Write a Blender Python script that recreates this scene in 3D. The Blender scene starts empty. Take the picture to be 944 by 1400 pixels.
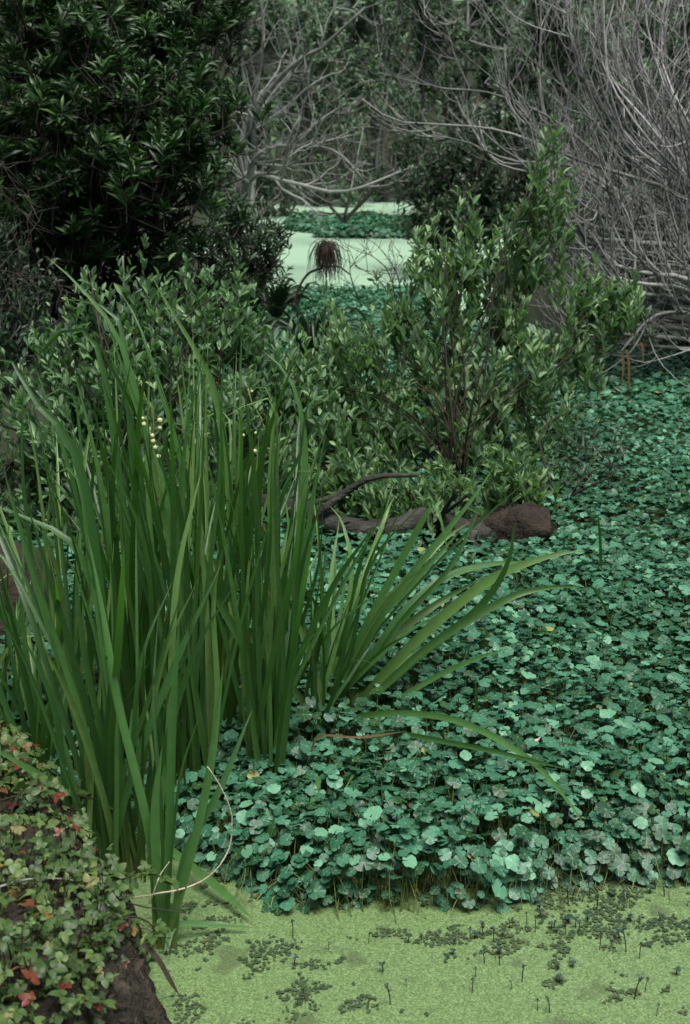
import bpy, math
import numpy as np

# ------------------------------------------------------------------ camera, sky, sun, exposure
scene = bpy.context.scene
COL = scene.collection
rad = math.radians
CAM_H, PITCH, FPX = 1.82, rad(16.3), 1944.0
cd = bpy.data.cameras.new('camera')
cam = bpy.data.objects.new('camera', cd)
COL.objects.link(cam)
cam.location = (0, 0, CAM_H)
cam.rotation_euler = (rad(90) - PITCH, 0, 0)
cd.sensor_fit = 'VERTICAL'
cd.sensor_width = 24.0
cd.sensor_height = 36.0
cd.lens = 50.0
cd.clip_start = 0.05
cd.clip_end = 500
cd.dof.use_dof = True
cd.dof.focus_distance = 4.1
cd.dof.aperture_fstop = 7.5
scene.camera = cam

SUN_EL, SUN_AZ = rad(70), rad(160)        # azimuth from +Y towards +X
w = bpy.data.worlds.new('World')
scene.world = w
w.use_nodes = True
nt = w.node_tree
bg = nt.nodes['Background']
sky = nt.nodes.new('ShaderNodeTexSky')
sky.sky_type = 'NISHITA'
sky.sun_disc = False
sky.sun_elevation = SUN_EL
sky.sun_rotation = SUN_AZ
sky.air_density = 1.0
sky.dust_density = 6.0
sky.ozone_density = 1.0
nt.links.new(sky.outputs[0], bg.inputs[0])
bg.inputs[1].default_value = 0.05
ld = bpy.data.lights.new('sun', 'SUN')
ld.energy = 3.4
ld.angle = rad(34)
ld.color = (1.0, 0.985, 0.95)
sun = bpy.data.objects.new('sun', ld)
COL.objects.link(sun)
sun.rotation_euler = (rad(90) - SUN_EL, 0, math.pi - SUN_AZ)
scene.view_settings.view_transform = 'Standard'
scene.view_settings.look = 'None'
scene.view_settings.gamma = 1.0
scene.view_settings.use_curve_mapping = False
scene.view_settings.exposure = 0.95
scene.cycles.max_bounces = 5
scene.cycles.diffuse_bounces = 2
scene.cycles.glossy_bounces = 2
scene.cycles.transmission_bounces = 3

rng = np.random.default_rng(11)
A = np.array

# ------------------------------------------------------------------ geometry helpers
def P(px, py, Y):
    """point of the world seen at photo pixel (px, py) at depth Y"""
    cx, cy = (px - 472) / FPX, (700 - py) / FPX
    d = A([cx, math.cos(PITCH) + cy * math.sin(PITCH), -math.sin(PITCH) + cy * math.cos(PITCH)])
    return A([0, 0, CAM_H]) + d * (Y / d[1])

def G(px, py, z=0.0):
    """point of the world at height z seen at photo pixel (px, py)"""
    cx, cy = (px - 472) / FPX, (700 - py) / FPX
    d = A([cx, math.cos(PITCH) + cy * math.sin(PITCH), -math.sin(PITCH) + cy * math.cos(PITCH)])
    return A([0, 0, CAM_H]) + d * ((z - CAM_H) / d[2])

def nrm(v):
    return v / np.maximum(np.linalg.norm(v, axis=-1, keepdims=True), 1e-9)

def noise(x, y, s=1.0, seed=0):
    r = np.random.default_rng(1000 + seed)
    o = np.zeros(np.broadcast(x, y).shape)
    for k in range(10):
        f = s * (0.6 + 0.35 * k)
        a = r.uniform(0, 6.283)
        o = o + np.sin((x * math.cos(a) + y * math.sin(a)) * f + r.uniform(0, 6.283)) / (1 + 0.35 * k)
    return o / 3.2

def seg_dist(px, py, poly):
    """signed distance (positive inside) from points to a closed polygon"""
    d = np.full(px.shape, 1e9)
    ins = np.zeros(px.shape, bool)
    n = len(poly)
    for i in range(n):
        ax, ay = poly[i][0], poly[i][1]
        bx, by = poly[(i + 1) % n][0], poly[(i + 1) % n][1]
        ex, ey = bx - ax, by - ay
        t = np.clip(((px - ax) * ex + (py - ay) * ey) / (ex * ex + ey * ey + 1e-12), 0, 1)
        d = np.minimum(d, np.hypot(px - ax - t * ex, py - ay - t * ey))
        c = (ay > py) != (by > py)
        xin = ax + (py - ay) * ex / (ey if abs(ey) > 1e-12 else 1e-12)
        ins ^= c & (px < xin)
    return np.where(ins, d, -d)

class Acc:
    """collects vertices and faces in numpy arrays, then links them as one mesh object"""
    def __init__(s):
        s.V, s.F, s.R, s.U, s.n = [], {3: [], 4: []}, [], [], 0
    def add(s, V, faces, rnd=0.5, uv=None):
        V = np.asarray(V, float).reshape(-1, 3)
        s.V.append(V)
        for f in faces:
            f = np.asarray(f, int)
            if f.size:
                s.F[f.shape[1]].append(f + s.n)
        s.R.append(np.broadcast_to(rnd, (len(V),)).astype(float))
        s.U.append(np.zeros((len(V), 2)) if uv is None else np.asarray(uv, float).reshape(-1, 2))
        s.n += len(V)
    def inst(s, tmpl, pos, R, scale, rnd):
        """tmpl copied at every pos with rotation R (columns x, y, z) and scale"""
        TV, faces, uv = tmpl
        N, v = len(pos), len(TV)
        if N == 0: return
        sc = np.asarray(scale, float)
        if sc.ndim == 1: sc = np.repeat(sc[:, None], 3, 1)
        L = TV[None] * sc[:, None, :]
        V = np.einsum('nij,nvj->nvi', R, L) + pos[:, None, :]
        off = (np.arange(N) * v)[:, None, None]
        s.add(V.reshape(-1, 3), [(f[None] + off).reshape(-1, f.shape[1]) for f in faces],
              np.repeat(rnd, v), np.tile(uv, (N, 1)))
    def tubes(s, Pn, r, sides=5, rnd=0.5, caps=True):
        """Pn (N,K,3) polylines with radii r (N,K)"""
        N, K, _ = Pn.shape
        if N == 0: return
        T = np.empty_like(Pn)
        T[:, 1:-1] = Pn[:, 2:] - Pn[:, :-2]
        T[:, 0] = Pn[:, 1] - Pn[:, 0]
        T[:, -1] = Pn[:, -1] - Pn[:, -2]
        T = nrm(T)
        mean = nrm(Pn[:, -1] - Pn[:, 0])
        ref = np.where((np.abs(mean[:, 2]) < 0.8)[:, None], A([[0, 0, 1.0]]), A([[0.3, 1.0, 0]]))
        X = nrm(np.cross(T, ref[:, None, :]))
        Y = np.cross(T, X)
        a = np.arange(sides) * 2 * math.pi / sides
        ring = X[:, :, None, :] * np.cos(a)[None, None, :, None] + Y[:, :, None, :] * np.sin(a)[None, None, :, None]
        V = Pn[:, :, None, :] + ring * r[:, :, None, None]
        k = np.arange(K - 1)[:, None] * sides
        j = np.arange(sides)[None]
        q = np.stack([k + j, k + (j + 1) % sides, k + sides + (j + 1) % sides, k + sides + j], -1).reshape(-1, 4)
        off = (np.arange(N) * K * sides)[:, None, None]
        F = (q[None] + off).reshape(-1, 4)
        uu = np.tile(np.stack([np.tile(np.arange(sides) / sides, K), np.repeat(np.arange(K) / (K - 1), sides)], 1), (N, 1))
        rn = np.repeat(np.broadcast_to(rnd, (N,)), K * sides)
        fs = [F]
        if caps and sides >= 4:
            e = []
            for o in range(1, sides - 1):
                e.append([(K - 1) * sides, (K - 1) * sides + o, (K - 1) * sides + o + 1])
                e.append([0, o + 1, o])
            fs.append((A(e)[None] + off).reshape(-1, 3))
        s.add(V.reshape(-1, 3), fs, rn, uu)
    def build(s, name, mat, parent=None, smooth=True, origin=None):
        me = bpy.data.meshes.new(name)
        V = np.concatenate(s.V)
        if origin is not None: V = V - A(origin)
        elif parent is not None:
            q = parent
            while q is not None:
                V = V - A(q.location); q = q.parent
        R = np.concatenate(s.R)
        U = np.concatenate(s.U)
        F4 = np.concatenate(s.F[4]) if s.F[4] else np.zeros((0, 4), int)
        F3 = np.concatenate(s.F[3]) if s.F[3] else np.zeros((0, 3), int)
        li = np.concatenate([F4.ravel(), F3.ravel()]).astype(np.int32)
        me.vertices.add(len(V))
        me.vertices.foreach_set('co', V.astype(np.float32).ravel())
        me.loops.add(len(li))
        me.loops.foreach_set('vertex_index', li)
        npoly = len(F4) + len(F3)
        me.polygons.add(npoly)
        st = np.concatenate([np.arange(len(F4)) * 4, len(F4) * 4 + np.arange(len(F3)) * 3]).astype(np.int32)
        me.polygons.foreach_set('loop_start', st)
        me.polygons.foreach_set('use_smooth', np.full(npoly, smooth))
        me.update(calc_edges=True)
        at = me.attributes.new('rnd', 'FLOAT', 'POINT')
        at.data.foreach_set('value', R.astype(np.float32))
        uvl = me.uv_layers.new(name='UVMap')
        uvl.data.foreach_set('uv', U[li].astype(np.float32).ravel())
        me.materials.append(mat)
        o = bpy.data.objects.new(name, me)
        COL.objects.link(o)
        if parent is not None: o.parent = parent
        elif origin is not None: o.location = origin
        return o

def empty(name, loc):
    o = bpy.data.objects.new(name, None)
    o.empty_display_size = 0.1
    COL.objects.link(o)
    o.location = tuple(float(c) for c in loc)
    return o

def tag(o, label=None, cat=None, group=None, kind=None):
    if label: o['label'] = label
    if cat: o['category'] = cat
    if group: o['group'] = group
    if kind: o['kind'] = kind
    return o

def rand_unit(n):
    return nrm(rng.normal(size=(n, 3)))

def frames(ydir, zdir):
    """rotation matrices whose y column is ydir and whose z column is near zdir"""
    y = nrm(ydir)
    x = nrm(np.cross(y, zdir))
    z = np.cross(x, y)
    return np.stack([x, y, z], -1)

def catmull(pts, K):
    pts = np.asarray(pts, float)
    p = np.vstack([2 * pts[0] - pts[1], pts, 2 * pts[-1] - pts[-2]])
    n = len(pts) - 1
    L = np.r_[0, np.cumsum(np.linalg.norm(np.diff(pts, axis=0), axis=1))]
    t = np.interp(np.linspace(0, L[-1], K), L, np.arange(n + 1))
    i = np.minimum(t.astype(int), n - 1)
    f = (t - i)[:, None]
    a, b, c, d = p[i], p[i + 1], p[i + 2], p[i + 3]
    return 0.5 * (2 * b + (c - a) * f + (2 * a - 5 * b + 4 * c - d) * f ** 2 + (3 * b - a - 3 * c + d) * f ** 3)

def grow(start, dirs, length, K, trop, wig):
    """vectorised growth of N polylines"""
    N = len(start)
    out = np.empty((N, K, 3))
    p, d = start.copy(), nrm(dirs)
    step = (length / (K - 1))[:, None]
    tr = np.broadcast_to(trop, (N, 3))
    out[:, 0] = p
    for k in range(1, K):
        d = nrm(d + tr / (K - 1) + rng.normal(size=(N, 3)) * wig / math.sqrt(K - 1))
        p = p + d * step
        out[:, k] = p
    return out

def kids(Pn, n, t0, t1, ang, up=0.0):
    """n start points and directions along each polyline; ang = mean branching angle"""
    N, K, _ = Pn.shape
    t = rng.uniform(t0, t1, (N, n)) * (K - 1)
    i = np.minimum(t.astype(int), K - 2)
    f = (t - i)[..., None]
    a = np.take_along_axis(Pn, i[..., None], 1)
    b = np.take_along_axis(Pn, i[..., None] + 1, 1)
    pos = (a + (b - a) * f).reshape(-1, 3)
    tan = nrm(b - a).reshape(-1, 3)
    perp = nrm(np.cross(tan, rand_unit(N * n)))
    an = rng.normal(ang, 0.2, (N * n, 1))
    d = tan * np.cos(an) + perp * np.sin(an)
    d[:, 2] += up
    return pos, nrm(d), np.repeat(np.arange(N), n), (t / (K - 1)).reshape(-1)

# ------------------------------------------------------------------ leaf templates (y = along the leaf, z = upper side)
def leaf_tmpl(width=0.32, fold=0.12, curl=0.1, kind='ellip', n=4):
    ys = np.linspace(0, 1, n + 1)
    if kind == 'ellip': ws = np.sin(math.pi * ys ** 0.85) ** 0.8
    elif kind == 'obov': ws = np.sin(math.pi * ys ** 1.35) ** 0.75
    else: ws = np.sin(math.pi * ys ** 0.6) ** 0.9
    V, uv = [], []
    for y, q in zip(ys, ws):
        z = -curl * (y - 0.3) ** 2 * 1.4
        q = q * width / 2
        if y in (0.0, 1.0): q = 0.008
        V += [[-q, y, z + fold * q * 2], [0, y, z], [q, y, z + fold * q * 2]]
        uv += [[0, y], [0.5, y], [1, y]]
    F = []
    for k in range(n):
        a = 3 * k
        F += [[a, a + 1, a + 4, a + 3], [a + 1, a + 2, a + 5, a + 4]]
    return A(V), [A(F)], A(uv)

LEAF_LONG = leaf_tmpl(0.24, 0.25, 0.2, 'ellip', 3)
LEAF_WHORL = leaf_tmpl(0.2, 0.25, 0.3, 'obov', 3)
LEAF_BROAD = leaf_tmpl(0.42, 0.35, 0.15, 'ellip', 4)
LEAF_BROAD2 = leaf_tmpl(0.36, 0.6, -0.25, 'obov', 4)
LEAF_FAR = leaf_tmpl(0.4, 0.2, 0.2, 'ellip', 2)

def disc_leaf(seed, rings=2, seg=22, amp=0.05, cup=0.09):
    """round scalloped pennywort leaf with a cleft to the petiole, radius 1"""
    r = np.random.default_rng(seed)
    a0 = 0.16
    th = np.linspace(a0, 2 * math.pi - a0, seg)
    lob = r.integers(4, 7)
    rim = 1 + amp * np.cos(th * lob + r.uniform(-.4, .4)) + 0.03 * np.cos(th * 11 + 1) + r.normal(0, 0.008, seg)
    rim *= 1 - 0.25 * np.exp(-((np.minimum(th, 2 * math.pi - th) - a0) / 0.25) ** 2)
    ph, ph2 = r.uniform(0, 6.28, 2)
    V, uv = [[0, 0, 0]], [[0.5, 0.5]]
    for k in range(1, rings + 1):
        f = k / rings
        for t, q in zip(th, rim):
            z = cup * (f ** 2) * (0.5 + 0.9 * math.sin(2 * t + ph)) + 0.05 * f * f * math.sin(lob * t + ph2) - 0.10 * f + 0.05 * f * f * math.sin(9 * t)
            V.append([f * q * math.cos(t), f * q * math.sin(t), z])
            uv.append([0.5 + 0.5 * f * math.cos(t), 0.5 + 0.5 * f * math.sin(t)])
    F3, F4 = [], []
    for j in range(seg - 1):
        F3.append([0, 1 + j, 2 + j])
        for k in range(rings - 1):
            a = 1 + k * seg + j
            F4.append([a, a + seg, a + seg + 1, a + 1])
    fs = [A(F3)]
    if F4: fs.append(A(F4))
    return A(V), fs, A(uv)

DISCS = [disc_leaf(s) for s in range(8)]
DISCS_FAR = [disc_leaf(s, 1, 13, 0.05, 0.18) for s in range(5)]

# ------------------------------------------------------------------ materials
def new_mat(name):
    m = bpy.data.materials.new(name)
    m.use_nodes = True
    t = m.node_tree
    t.nodes.clear()
    out = t.nodes.new('ShaderNodeOutputMaterial')
    return m, t, out

def ramp(t, stops):
    r = t.nodes.new('ShaderNodeValToRGB')
    e = r.color_ramp.elements
    while len(e) < len(stops): e.new(0.5)
    for x, (p, c) in zip(e, stops):
        x.position = p
        x.color = (*c, 1)
    return r

def mathn(t, op, a, b=None):
    n = t.nodes.new('ShaderNodeMath')
    n.operation = op
    for i, v in enumerate((a, b)):
        if v is None: continue
        if isinstance(v, (int, float)): n.inputs[i].default_value = v
        else: t.links.new(v, n.inputs[i])
    return n.outputs[0]

def mixc(t, fac, a, b, mode='MIX'):
    n = t.nodes.new('ShaderNodeMix')
    n.data_type = 'RGBA'
    n.blend_type = mode
    for s, v in ((0, fac), (6, a), (7, b)):
        if isinstance(v, (int, float)): n.inputs[s].default_value = v
        elif isinstance(v, tuple): n.inputs[s].default_value = (*v, 1)
        else: t.links.new(v, n.inputs[s])
    return n.outputs[2]

def noise_n(t, scale, detail=3, coord='Object', vec=None, out='Fac'):
    n = t.nodes.new('ShaderNodeTexNoise')
    n.inputs['Scale'].default_value = scale
    n.inputs['Detail'].default_value = detail
    if vec is None:
        tc = t.nodes.new('ShaderNodeTexCoord')
        vec = tc.outputs[coord]
    t.links.new(vec, n.inputs['Vector'])
    return n.outputs[out]

def leaf_mat(name, stops, rough=0.45, trans=0.25, tcol=(0.10, 0.18, 0.03), spec=0.5, vein='mid', under=None, bump=0.3):
    m, t, out = new_mat(name)
    at = t.nodes.new('ShaderNodeAttribute'); at.attribute_name = 'rnd'
    r = ramp(t, stops)
    t.links.new(at.outputs['Fac'], r.inputs[0])
    col = r.outputs[0]
    uv = t.nodes.new('ShaderNodeUVMap')
    sep = t.nodes.new('ShaderNodeSeparateXYZ')
    t.links.new(uv.outputs[0], sep.inputs[0])
    nz = noise_n(t, 35, 4)
    col = mixc(t, mathn(t, 'MULTIPLY', nz, 0.55), col, tuple(0.5 * c for c in stops[0][1]))
    hgt = nz
    if vein == 'mid':
        d = mathn(t, 'ABSOLUTE', mathn(t, 'SUBTRACT', sep.outputs[0], 0.5))
        v = mathn(t, 'SUBTRACT', 1.0, mathn(t, 'MULTIPLY', d, 12))
        v = mathn(t, 'MAXIMUM', v, 0.0)
        col = mixc(t, mathn(t, 'MULTIPLY', v, 0.35), col, tuple(min(1, 2.2 * c) for c in stops[-1][1]))
        hgt = mathn(t, 'ADD', nz, mathn(t, 'MULTIPLY', v, 0.8))
    elif vein == 'radial':
        x = mathn(t, 'SUBTRACT', sep.outputs[0], 0.5)
        y = mathn(t, 'SUBTRACT', sep.outputs[1], 0.5)
        ang = mathn(t, 'ARCTAN2', y, x)
        s = mathn(t, 'COSINE', mathn(t, 'MULTIPLY', ang, 9))
        s = mathn(t, 'POWER', mathn(t, 'MAXIMUM', s, 0.0), 6.0)
        rr = mathn(t, 'SQRT', mathn(t, 'ADD', mathn(t, 'MULTIPLY', x, x), mathn(t, 'MULTIPLY', y, y)))
        c = mathn(t, 'MAXIMUM', mathn(t, 'SUBTRACT', 1.0, mathn(t, 'MULTIPLY', rr, 9)), 0.0)
        col = mixc(t, mathn(t, 'MINIMUM', mathn(t, 'ADD', mathn(t, 'MULTIPLY', s, 0.28), mathn(t, 'MULTIPLY', c, 0.6)), 1.0),
                   col, (0.15, 0.30, 0.16))
        hgt = mathn(t, 'ADD', nz, mathn(t, 'MULTIPLY', s, -0.7))
    elif vein == 'strap':
        s = mathn(t, 'SINE', mathn(t, 'MULTIPLY', sep.outputs[0], 60))
        hgt = s
        col = mixc(t, mathn(t, 'MULTIPLY', mathn(t, 'ADD', s, 1.0), 0.09), col, (0.16, 0.26, 0.08))
        g = ramp(t, [(0.0, (0.11, 0.12, 0.03)), (0.12, (0.05, 0.09, 0.02)), (0.4, (0.025, 0.07, 0.015)), (1.0, (0.0, 0.0, 0.0))])
        t.links.new(sep.outputs[1], g.inputs[0])
        fb = ramp(t, [(0.0, (0.9,) * 3), (0.2, (0.45,) * 3), (0.5, (0.0,) * 3)])
        t.links.new(sep.outputs[1], fb.inputs[0])
        col = mixc(t, fb.outputs[0], col, g.outputs[0])
        tb = ramp(t, [(0.0, (0,) * 3), (0.965, (0,) * 3), (0.99, (0.8,) * 3)])
        t.links.new(sep.outputs[1], tb.inputs[0])
        col = mixc(t, tb.outputs[0], col, (0.16, 0.11, 0.04))
    if under is not None:
        geo = t.nodes.new('ShaderNodeNewGeometry')
        col = mixc(t, geo.outputs['Backfacing'], col, under)
    bs = t.nodes.new('ShaderNodeBsdfPrincipled')
    t.links.new(col, bs.inputs['Base Color'])
    bs.inputs['Roughness'].default_value = rough
    bs.inputs['Specular IOR Level'].default_value = spec
    bp = t.nodes.new('ShaderNodeBump')
    bp.inputs['Strength'].default_value = bump
    bp.inputs['Distance'].default_value = 0.002
    t.links.new(hgt, bp.inputs['Height'])
    t.links.new(bp.outputs[0], bs.inputs['Normal'])
    tr = t.nodes.new('ShaderNodeBsdfTranslucent')
    tr.inputs[0].default_value = (*tcol, 1)
    mx = t.nodes.new('ShaderNodeMixShader')
    mx.inputs[0].default_value = trans
    t.links.new(bs.outputs[0], mx.inputs[1])
    t.links.new(tr.outputs[0], mx.inputs[2])
    t.links.new(mx.outputs[0], out.inputs[0])
    return m

def plain_mat(name, stops, rough=0.85, scale=8, bump=0.6, dist=0.01, spec=0.3, stretch=None, detail=6):
    m, t, out = new_mat(name)
    tc = t.nodes.new('ShaderNodeTexCoord')
    vec = tc.outputs['Object']
    if stretch:
        mp = t.nodes.new('ShaderNodeMapping')
        mp.inputs['Scale'].default_value = stretch
        t.links.new(vec, mp.inputs[0])
        vec = mp.outputs[0]
    n1 = noise_n(t, scale, detail, vec=vec)
    n2 = noise_n(t, scale * 6, detail, vec=vec)
    f = mathn(t, 'ADD', mathn(t, 'MULTIPLY', n1, 0.65), mathn(t, 'MULTIPLY', n2, 0.35))
    at = t.nodes.new('ShaderNodeAttribute'); at.attribute_name = 'rnd'
    f = mathn(t, 'ADD', f, mathn(t, 'MULTIPLY', mathn(t, 'SUBTRACT', at.outputs['Fac'], 0.5), 0.45))
    r = ramp(t, stops)
    t.links.new(f, r.inputs[0])
    bs = t.nodes.new('ShaderNodeBsdfPrincipled')
    t.links.new(r.outputs[0], bs.inputs['Base Color'])
    bs.inputs['Roughness'].default_value = rough
    bs.inputs['Specular IOR Level'].default_value = spec
    bp = t.nodes.new('ShaderNodeBump')
    bp.inputs['Strength'].default_value = bump
    bp.inputs['Distance'].default_value = dist
    t.links.new(mathn(t, 'ADD', n1, mathn(t, 'MULTIPLY', n2, 0.6)), bp.inputs['Height'])
    t.links.new(bp.outputs[0], bs.inputs['Normal'])
    t.links.new(bs.outputs[0], out.inputs[0])
    return m

M = {}
M['penny'] = leaf_mat('pennywort_leaf', [(0.0, (0.018, 0.058, 0.012)), (0.2, (0.009, 0.048, 0.022)), (0.45, (0.020, 0.095, 0.052)), (0.8, (0.060, 0.205, 0.125)), (0.96, (0.13, 0.33, 0.20)), (1.0, (0.26, 0.28, 0.08))],
                      0.42, 0.14, (0.03, 0.16, 0.03), 0.36, 'radial', under=(0.035, 0.12, 0.055))
M['stalk'] = plain_mat('pennywort_stalk', [(0.2, (0.05, 0.10, 0.02)), (0.8, (0.16, 0.17, 0.05))], 0.5, 20)
M['reed'] = leaf_mat('bur_reed_blade', [(0.0, (0.012, 0.058, 0.014)), (0.5, (0.026, 0.105, 0.024)), (0.8, (0.065, 0.18, 0.045)), (1.0, (0.17, 0.29, 0.08))],
                     0.32, 0.3, (0.07, 0.24, 0.015), 0.5, 'strap', bump=0.3)
M['reed_dead'] = plain_mat('dead_reed', [(0.2, (0.05, 0.028, 0.013)), (0.8, (0.13, 0.078, 0.032))], 0.7, 12)
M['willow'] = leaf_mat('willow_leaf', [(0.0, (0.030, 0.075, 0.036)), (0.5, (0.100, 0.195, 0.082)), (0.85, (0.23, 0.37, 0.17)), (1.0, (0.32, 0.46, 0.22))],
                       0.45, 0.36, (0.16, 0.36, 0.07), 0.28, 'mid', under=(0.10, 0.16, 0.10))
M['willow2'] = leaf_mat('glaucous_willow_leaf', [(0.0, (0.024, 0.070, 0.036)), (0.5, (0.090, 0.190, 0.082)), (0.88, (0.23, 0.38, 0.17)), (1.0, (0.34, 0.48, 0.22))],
                        0.45, 0.36, (0.15, 0.36, 0.08), 0.28, 'mid', under=(0.12, 0.18, 0.13))
M['laurel'] = leaf_mat('laurel_leaf', [(0.0, (0.004, 0.016, 0.005)), (0.5, (0.011, 0.038, 0.011)), (0.8, (0.028, 0.08, 0.018)), (1.0, (0.075, 0.16, 0.03))],
                       0.42, 0.12, (0.03, 0.10, 0.01), 0.3, 'mid')
M['dark_leaf'] = leaf_mat('dark_shrub_leaf', [(0.0, (0.008, 0.022, 0.010)), (0.6, (0.02, 0.05, 0.02)), (1.0, (0.04, 0.09, 0.03))],
                          0.45, 0.15, (0.03, 0.08, 0.02), 0.4, 'mid')
M['far_leaf'] = leaf_mat('far_thicket_leaf', [(0.0, (0.035, 0.085, 0.045)), (0.6, (0.08, 0.16, 0.085)), (1.0, (0.16, 0.27, 0.12))],
                         0.55, 0.2, (0.06, 0.10, 0.03), 0.3, 'mid')  # leaf colour brightened to stand in for distance haze
M['far_dark'] = leaf_mat('far_dark_leaf', [(0.0, (0.018, 0.045, 0.024)), (0.6, (0.042, 0.09, 0.045)), (1.0, (0.09, 0.17, 0.06))],
                         0.55, 0.2, (0.04, 0.08, 0.02), 0.3, 'mid')
M['bramble'] = leaf_mat('bramble_leaf', [(0.0, (0.018, 0.055, 0.015)), (0.5, (0.05, 0.12, 0.028)), (0.78, (0.13, 0.22, 0.055)), (0.86, (0.20, 0.17, 0.04)), (0.93, (0.20, 0.08, 0.025)), (1.0, (0.14, 0.018, 0.014))],
                        0.5, 0.25, (0.10, 0.16, 0.02), 0.4, 'mid')
M['bark_grey'] = plain_mat('grey_dead_bark', [(0.25, (0.065, 0.070, 0.062)), (0.75, (0.24, 0.25, 0.235))], 0.85, 9, 0.4)
M['bark_pale'] = plain_mat('pale_dead_bark', [(0.25, (0.11, 0.11, 0.105)), (0.75, (0.42, 0.42, 0.41))], 0.85, 9, 0.4)
M['bark_dark'] = plain_mat('dark_bark', [(0.25, (0.010, 0.009, 0.007)), (0.75, (0.04, 0.034, 0.028))], 0.85, 9, 0.5)
M['stem_red'] = plain_mat('reddish_stem', [(0.25, (0.012, 0.010, 0.007)), (0.75, (0.038, 0.031, 0.022))], 0.8, 9, 0.3, spec=0.15)
M['log'] = plain_mat('weathered_log', [(0.3, (0.007, 0.0075, 0.006)), (0.5, (0.022, 0.022, 0.018)), (0.75, (0.075, 0.074, 0.064))], 0.9, 6, 1.0, 0.02, stretch=(1, 2.2, 2.2))
M['peat'] = plain_mat('root_peat', [(0.3, (0.005, 0.004, 0.003)), (0.7, (0.034, 0.025, 0.017))], 0.95, 14, 1.0, 0.02)
M['mud'] = plain_mat('bank_mud', [(0.25, (0.007, 0.006, 0.004)), (0.5, (0.022, 0.018, 0.012)), (0.75, (0.075, 0.060, 0.042))], 0.8, 16, 1.0, 0.02)
M['litter'] = plain_mat('leaf_litter', [(0.2, (0.007, 0.010, 0.005)), (0.8, (0.026, 0.032, 0.015))], 0.95, 3, 1.0, 0.03)
M['understory'] = plain_mat('shaded_stems', [(0.2, (0.010, 0.014, 0.005)), (0.8, (0.05, 0.06, 0.02))], 0.9, 12, 1.0, 0.02)
M['flower'] = plain_mat('bur_reed_flower', [(0.2, (0.25, 0.28, 0.10)), (0.8, (0.52, 0.52, 0.30))], 0.7, 60, 0.8, 0.003)
M['fern'] = leaf_mat('water_fern', [(0.0, (0.025, 0.05, 0.022)), (0.6, (0.055, 0.085, 0.035)), (0.85, (0.085, 0.07, 0.035)), (1.0, (0.10, 0.05, 0.03))], 0.7, 0.05, spec=0.3, vein=None)
M['sprout'] = leaf_mat('sprout_leaf', [(0.0, (0.015, 0.035, 0.025)), (0.6, (0.03, 0.07, 0.045)), (1.0, (0.10, 0.05, 0.03))], 0.5, 0.1, spec=0.4, vein=None)
M['tuft'] = plain_mat('withered_tuft', [(0.2, (0.012, 0.009, 0.006)), (0.8, (0.045, 0.034, 0.023))], 0.9, 20)
M['straw'] = plain_mat('dry_straw', [(0.2, (0.20, 0.17, 0.12)), (0.8, (0.44, 0.39, 0.30))], 0.7, 20)

# open water: nearly black, glossy
m, t, out = new_mat('dark_water')
bs = t.nodes.new('ShaderNodeBsdfPrincipled')
bs.inputs['Base Color'].default_value = (0.012, 0.018, 0.008, 1)
bs.inputs['Roughness'].default_value = 0.1
t.links.new(bs.outputs[0], out.inputs[0])
M['water'] = m

# duckweed: myriad fronds
m, t, out = new_mat('duckweed')
tc = t.nodes.new('ShaderNodeTexCoord')
vo = t.nodes.new('ShaderNodeTexVoronoi')
vo.inputs['Scale'].default_value = 260
t.links.new(tc.outputs['Object'], vo.inputs['Vector'])
sepc = t.nodes.new('ShaderNodeSeparateColor')
t.links.new(vo.outputs['Color'], sepc.inputs[0])
r1 = ramp(t, [(0.0, (0.048, 0.080, 0.026)), (0.3, (0.082, 0.140, 0.042)), (0.75, (0.112, 0.182, 0.062)), (1.0, (0.17, 0.24, 0.10))])
t.links.new(sepc.outputs[0], r1.inputs[0])
col = r1.outputs[0]
gap = ramp(t, [(0.0, (0,) * 3), (0.62, (0,) * 3), (0.85, (1,) * 3)])
t.links.new(mathn(t, 'MULTIPLY', vo.outputs['Distance'], 1.0), gap.inputs[0])
col = mixc(t, mathn(t, 'MULTIPLY', gap.outputs[0], 0.6), col, (0.03, 0.05, 0.012))
nb = noise_n(t, 1.3, 4)
nbr = ramp(t, [(0.35, (0,) * 3), (0.7, (1,) * 3)])
t.links.new(nb, nbr.inputs[0])
col = mixc(t, mathn(t, 'MULTIPLY', nbr.outputs[0], 0.35), col, (0.085, 0.14, 0.045))
ns = noise_n(t, 9, 6)
nsr = ramp(t, [(0.58, (0,) * 3), (0.66, (1,) * 3)])
t.links.new(ns, nsr.inputs[0])
col = mixc(t, mathn(t, 'MULTIPLY', nsr.outputs[0], 0.62), col, (0.040, 0.055, 0.018))
# far pool: grazing sky sheen put into the duckweed colour as pale mint
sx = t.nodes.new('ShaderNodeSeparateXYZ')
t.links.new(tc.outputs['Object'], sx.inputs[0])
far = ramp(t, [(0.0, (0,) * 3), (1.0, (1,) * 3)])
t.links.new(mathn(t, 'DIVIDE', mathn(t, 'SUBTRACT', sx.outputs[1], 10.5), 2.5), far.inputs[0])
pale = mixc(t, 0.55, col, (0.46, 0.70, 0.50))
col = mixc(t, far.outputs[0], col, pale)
bs = t.nodes.new('ShaderNodeBsdfPrincipled')
t.links.new(col, bs.inputs['Base Color'])
bs.inputs['Roughness'].default_value = 0.45
bs.inputs['Specular IOR Level'].default_value = 0.5
bs.inputs['Sheen Weight'].default_value = 0.5
bs.inputs['Sheen Roughness'].default_value = 0.4
bs.inputs['Sheen Tint'].default_value = (0.75, 1.0, 0.85, 1)
bp = t.nodes.new('ShaderNodeBump')
bp.inputs['Strength'].default_value = 0.5
bp.inputs['Distance'].default_value = 0.002
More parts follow.
